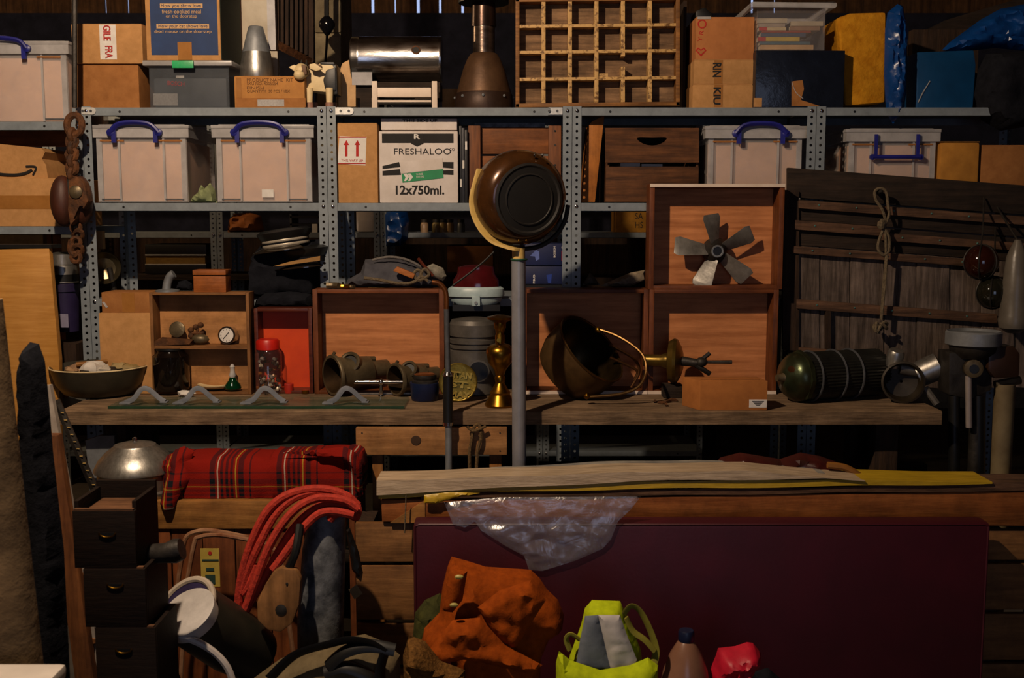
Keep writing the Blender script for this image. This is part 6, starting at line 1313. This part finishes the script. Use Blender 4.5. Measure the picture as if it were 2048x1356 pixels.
a, b = P(164, 1100, YS).x, P(262, 1100, YS).x; MB().bb(a, b, YS + .03, YS + .14, bots[0] + .009, P(0, 1026, YS).z).top('drawer_wood_block', dkl, 'wooden block in painted lit brown lying in the top dark drawer', 'block', bevel=.004)  # paler brown paints the lit inner edge of the open drawer
MB().tube([P(268, 1112, YS + .1), P(300, 1108, YS + .1), P(330, 1106, YS + .09), P(350, 1102, YS + .09), P(364, 1098, YS + .09)], [.022, .024, .024, .03, .026], 14).top('dark_mallet', iron, 'dark round-headed mallet lying out past the stacked drawers', 'mallet')
# ------------------------------------------------------------------ left foreground
YE = -1.36
t = T('wooden_rack', 'red-brown wooden rack with short pegs leaning at the left', 'rack', (P(150, 1300, YE).x, YE, 0)); rw = wood('rack_wood', '84522c', '54301a', 'z', .8); rx = wood('rack_peg', '8a5a32', '5a371d', 'x', .8)
def lean_bar(u0, v0, u1, v1, wd, th, Y, dy=0):
    a = P(u0, v0, Y); b = P(u1, v1, Y + dy); d = b - a; s = Vector((wd / 2, 0, 0)); q = Vector((0, th, 0))
    return [a - s, a + s, b + s, b - s, a - s + q, a + s + q, b + s + q, b - s + q], [(0, 1, 2, 3), (7, 6, 5, 4), (0, 4, 5, 1), (1, 5, 6, 2), (2, 6, 7, 3), (3, 7, 4, 0)]
def to_floor(u0, v0, u1, v1, Y):
    a, b = P(u0, v0, Y), P(u1, v1, Y); f = a.z / (a.z - b.z); c = a + (b - a) * f; return a, c
a, c = to_floor(100, 870, 168, 1356, YE)
MB().add(*[lambda a, c: ([a + Vector((-.02, 0, 0)), a + Vector((.02, 0, 0)), c + Vector((.028, 0, 0)), c + Vector((-.028, 0, 0)), a + Vector((-.02, .03, 0)), a + Vector((.02, .03, 0)), c + Vector((.028, .03, 0)), c + Vector((-.028, .03, 0))], [(0, 1, 2, 3), (7, 6, 5, 4), (0, 4, 5, 1), (1, 5, 6, 2), (2, 6, 7, 3), (3, 7, 4, 0)])][0](a, c)).build('front_rail', rw, t, .004)
a2, c2 = a + Vector((.065, .16, .02)), c + Vector((.05, .16, 0))
MB().tube([a2.lerp(c2, .3), c2], .022, 4).build('back_rail', rw, t)
for i in range(7):
    f = .3 + i * .09; p = a + (c - a) * f; q = a2 + (c2 - a2) * (f + .03)
    MB().tube([p + Vector((0, .02, 0)), q], .011, 6).build('peg', rx, t)
YX = -1.28
a, c = to_floor(112, 800, 192, 985, YX)
t = T('marked_rod', 'dark measuring rod with pale notches leaning behind the drawers', 'rod', (c.x, YX, 0)); MB().tube([a, c], .011, 6).build('shaft', iron, t)
for i in range(16): p = a + (c - a) * (.03 + i * .018); MB().tube([p + Vector((.004, -.0115, 0)), p + Vector((.011, -.0095, 0))], .0012, 4).build('notch', cream, t)
a, c = to_floor(96, 770, 118, 890, YE + .06); MB().tube([a, c], .012, 4).top('white_batten', mat('chipped_white_paint', 'b4aaa0', .6, 0, '8a8078', sc=12), 'thin chipped white batten leaning behind the rack', 'batten')
# pale stone-like post
YQ2 = -2.0; k = K(YQ2, 1000)
a, c = to_floor(-45, 600, 22, 1356, YQ2)
t = MB().tube([a, a.lerp(c, .5), c], [45 * k, 62 * k, 76 * k], 24).top('leaning_log', stonepost, 'thick mottled tan trunk leaning in from the left edge', 'trunk')
MB().puff([(40, 1560), (40, 900), (34, 760), (44, 702), (60, 684), (78, 688), (90, 722), (98, 800), (106, 900), (128, 1100), (150, 1560)], -1.75, .05, 14, 81, .010, (5, 2)).top('dark_coat', blackcl, 'long dark coat hanging beside the leaning trunk', 'coat')
t = T('white_tray', 'white enamel tray corner at the bottom left', 'tray', P(50, 1400, -2.1)); pz = P(0, 1338, -2.16).z
MB().bb(P(-200, 1338, -2.16).x, P(122, 1338, -2.16).x, -2.36, -2.13, pz - .03, pz).build('body', mat('white_enamel', 'c8c0b8', .3, 0, 'b8b0a8', sc=8), t, .012); MB().bb(P(-180, 1338, -2.16).x, P(100, 1338, -2.16).x, -2.34, -2.16, 0, pz - .03).build('stand', darkz, t)
# left cabinet with oak panel, bucket, dish
YO = -.2
zo = P(60, 497, YO).z
t = T('oak_cabinet', 'cabinet with a plain yellow oak side and black top', 'cabinet', (P(50, 700, YO).x, YO + .2, 0))
MB().slab([(-80, 500), (98, 497), (118, 720), (122, 1356), (-80, 1356)], YO, .03).build('side_panel', oakw, t, .002)
a = P(-80, 497, YO).x; b = P(97, 497, YO).x; MB().bb(a, b + .01, YO, YO + .09, zo, zo + .014).build('top', black, t); MB().bb(a, b - .03, YO + .03, YO + .08, .0, zo).build('body', darkz, t)
MB().pb(-20, 665, 50, 760, -.6, .2).top('black_case', black, 'small black case in front of the oak panel', 'case', bevel=.004).location.z = 0
# things glimpsed behind the uprights
Yv = .06; k = K(Yv, 600); zb8 = .8
p = P(128, 600, Yv)
t = T('paint_bucket', 'dark purple lidded bucket behind the slotted upright', 'bucket', (p.x, Yv, P(0, 662, Yv).z)); M = Matrix.Translation((p.x, Yv, 0)); q = lambda v: P(0, v, Yv).z
MB().lathe([(26 * k, q(662)), (30 * k, q(580))], M, 24).build('body', purple, t); MB().lathe([(33 * k, q(582)), (33 * k, q(568)), (30 * k, q(566))], M, 24).build('lid', purple, t); MB().pb(114, 628, 136, 655, Yv - .075, .001).build('label', mat('lilac_label', '8a86a0', .7), t)
t = T('metal_canister', 'shiny metal canister standing on the purple bucket', 'canister', (p.x, Yv, q(566))); MB().lathe([(30 * k, q(565)), (30 * k, q(545)), (28 * k, q(530)), (30 * k, q(528)), (30 * k, q(508)), (10 * k, q(504))], M, 24).build('body', alum, t); MB().lathe([(30.5 * k, q(562)), (30.5 * k, q(548))], M, 24).build('black_band', black, t)
MB().pb(85, 663, 150, 760, Yv - .06, .15).top('bucket_stand', darkz, 'dark crate under the purple bucket', 'crate').location.z = ZW - .02
p = P(208, 536, .2); t = T('metal_bowl', 'old polished metal bowl tipped on edge behind the upright', 'bowl', p); MB().lathe([(34 * k, .0), (33 * k, -.02), (24 * k, -.05), (8 * k, -.06)], disc_m(p, (.35, -1, .1)), 28, False).lathe([(33 * k, -.001), (31 * k, -.02), (22 * k, -.045), (.002, -.055)], disc_m(p, (.35, -1, .1)), 28, False).build('shell', mat('tarnished_bowl', '8a8066', .3, .8, '5a4c34', sc=6), t)
MB().tube([p + Vector((.01, .03, 0)), Vector((p.x + .02, .25, Z3))], .012, 8).build('stand', iron, t)
MB().pb(182, 462, 204, 498, .3, .03).top('cream_card', cardp, 'cream card standing behind the slotted upright', 'card')
MB().tube(pc([(0, 500), (18, 492), (28, 476), (30, 460)], .4), .008, 7).top('cream_hoop', whitew, 'thin cream hoop behind the oak cabinet', 'hoop')
MB().bb(P(-40, 0, .3).x, P(62, 0, .3).x, .3, .35, .8, P(0, 464, .3).z).top('pale_plank', wood('bright_pale_wood', 'd0a468', 'b98a4c', 'x', .6), 'bright pale plank behind the oak cabinet', 'plank')
for u in (70, 82): MB().bb(P(u, 0, .3).x, P(u + 9, 0, .3).x, .3, .34, .8, P(u, 464, .3).z).top('brown_batten', orangew, ('brown batten against the bright pale plank', 'brown batten between its neighbour and the purple bucket')[u > 75], 'batten', 'battens behind the cabinet')
# ------------------------------------------------------------------ clothes and bags in front
YJ = -1.28
t = T('canvas_jacket', 'rust-orange canvas jacket heaped against the maroon panel', 'jacket', (P(980, 1350, YJ).x, YJ, 0))
MB().puff([(900, 1130), (930, 1138), (970, 1150), (1062, 1156), (1080, 1172), (1096, 1195), (1118, 1215), (1130, 1245), (1126, 1272), (1100, 1290), (1082, 1330), (1075, 1556), (905, 1556), (900, 1330), (865, 1326), (840, 1296), (846, 1270), (876, 1240), (882, 1190), (892, 1150)], YJ, .085, 8, 91, .024, (9, 8), edge=.07, lean=.12).build('body', rustcl, t)
MB().puff([(858, 1300), (905, 1240), (960, 1235), (1010, 1290), (1085, 1330), (1060, 1348), (990, 1330), (930, 1318), (880, 1328)], YJ - .09, .035, 7, 92, .014, (14, 18)).build('sleeve', rustcl, t)
MB().puff([(955, 1215), (1000, 1180), (1062, 1160), (1092, 1200), (1060, 1250), (1030, 1300), (985, 1270)], YJ - .07, .03, 7, 93, .014, (16, 16)).build('collar_fold', rustcl, t)
MB().puff([(900, 1136), (935, 1142), (925, 1200), (905, 1225), (884, 1222), (892, 1165)], YJ - .06, .02, 6, 94, .006).build('front_flap', rustcl, t)
for u, v in ((918, 1154), (908, 1210)): MB().ell(P(u, v, YJ - .115), (.012, .006, .006), 10).build('toggle_button', mat('pale_toggle', 'a89a54', .4), t)
MB().puff([(826, 1270), (830, 1225), (850, 1200), (880, 1186), (900, 1210), (895, 1260), (870, 1290), (850, 1556), (828, 1556)], YJ + .13, .05, 9, 95, .02, (14, 14)).top('green_scarf', olive, 'dark green woollen scarf behind the rust jacket', 'scarf')
MB().puff([(808, 1556), (806, 1310), (818, 1270), (850, 1282), (880, 1320), (930, 1340), (935, 1556)], YJ - .12, .06, 9, 96, .02, (20, 20)).top('fleece_lining', furm, 'tan pile fabric lying below the rust jacket', 'fabric')
t = T('hi_vis_bag', 'lime hi-vis bag with a white reflective panel', 'bag', (P(1210, 1350, YJ).x, YJ, 0)); Yv2 = YJ - .05
MB().puff([(1170, 1216), (1184, 1200), (1240, 1202), (1248, 1220), (1262, 1250), (1282, 1300), (1290, 1400), (1290, 1580), (1120, 1580), (1120, 1400), (1140, 1310), (1162, 1250)], Yv2, .05, 8, 101, .008, (9, 9)).build('back_panel', lime, t)
MB().puff([(1196, 1230), (1240, 1230), (1252, 1265), (1274, 1320), (1270, 1345), (1222, 1345), (1210, 1290)], Yv2 - .068, .012, 6, 102, .006, (9, 22)).build('white_panel', reflect, t, label='white reflective panel')
MB().puff([(1170, 1232), (1196, 1230), (1210, 1290), (1226, 1345), (1150, 1340), (1160, 1280)], Yv2 - .066, .012, 6, 103, .003).build('grey_panel', greycl, t, label='slate grey panel')
MB().puff([(1112, 1325), (1118, 1302), (1140, 1320), (1200, 1340), (1260, 1330), (1296, 1315), (1316, 1330), (1314, 1590), (1112, 1590)], Yv2 - .095, .05, 8, 104, .012, (14, 8)).build('front_pocket', lime, t)
MB().tube(pc([(1248, 1228), (1262, 1212), (1280, 1222), (1300, 1260), (1312, 1300), (1306, 1330)], Yv2 - .03), .012, 6, sq=.4).tube(pc([(1252, 1235), (1266, 1262), (1290, 1280), (1310, 1302)], Yv2 - .04), .009, 6, sq=.4).build('strap', mat('olive_yellow_strap', '8a8428', .8), t)
MB().tube(pc([(1140, 1300), (1132, 1278), (1142, 1268), (1160, 1280)], Yv2 - .05), .009, 6, sq=.5).build('side_loop', mat('olive_yellow_strap', '8a8428', .8), t)
# bottle
YBo = -1.32; p = P(1372, 1300, YBo); k = K(YBo, 1310); z = lambda v: P(1372, v, YBo).z
t = T('plastic_bottle', 'cloudy brown plastic bottle with a navy cap', 'bottle', (p.x, YBo, 0)); M = Matrix.Translation((p.x, YBo, 0))
MB().lathe([(48 * k, 0), (52 * k, .01), (52 * k, z(1400)), (50 * k, z(1370)), (44 * k, z(1340)), (32 * k, z(1308)), (19 * k, z(1286)), (14 * k, z(1280))], M, 28).build('body', mat('cloudy_brown_plastic', '8a6450', .28, 0, '75523f', sc=6), t)
MB().lathe([(15 * k, z(1282)), (16 * k, z(1280)), (16 * k, z(1264)), (14 * k, z(1260))], M, 24).build('cap', mat('navy_cap', '141c3a', .4), t)
MB().puff([(1422, 1590), (1420, 1340), (1432, 1310), (1436, 1296), (1470, 1292), (1494, 1284), (1506, 1286), (1522, 1306), (1518, 1322), (1500, 1345), (1510, 1590)], -1.3, .06, 6, 111, .022, (16, 16), sharp=True).top('red_nylon_bag', redcl, 'crumpled crimson nylon bag beside the cloudy bottle', 'bag')
MB().puff([(1505, 1345), (1535, 1335), (1560, 1356), (1570, 1590), (1500, 1590)], -1.2, .04, 8, 112, .01).top('dark_sack', blackcl, 'small black sack beside the crimson bag', 'bag')
# khaki bag with black straps
t = T('khaki_holdall', 'khaki holdall with broad black straps on the floor', 'bag', (P(660, 1350, -1.3).x, -1.3, 0))
MB().puff([(508, 1356), (560, 1318), (620, 1290), (680, 1278), (730, 1268), (770, 1284), (800, 1310), (806, 1590), (508, 1590)], -1.32, .1, 10, 113, .02, (7, 7), edge=.08).build('body', khaki, t)
for pts in ([(540, 1352), (590, 1306), (660, 1284), (700, 1276), (740, 1282), (770, 1300)], [(655, 1330), (690, 1300), (740, 1288), (790, 1296)], [(648, 1340), (690, 1330), (740, 1350), (760, 1380)], [(770, 1300), (760, 1340), (765, 1400)]):
    MB().tube(pc([(u, v + 4, -1.43) for u, v in pts], -1.43), .017, 6, sq=.4).build('strap', black, t)
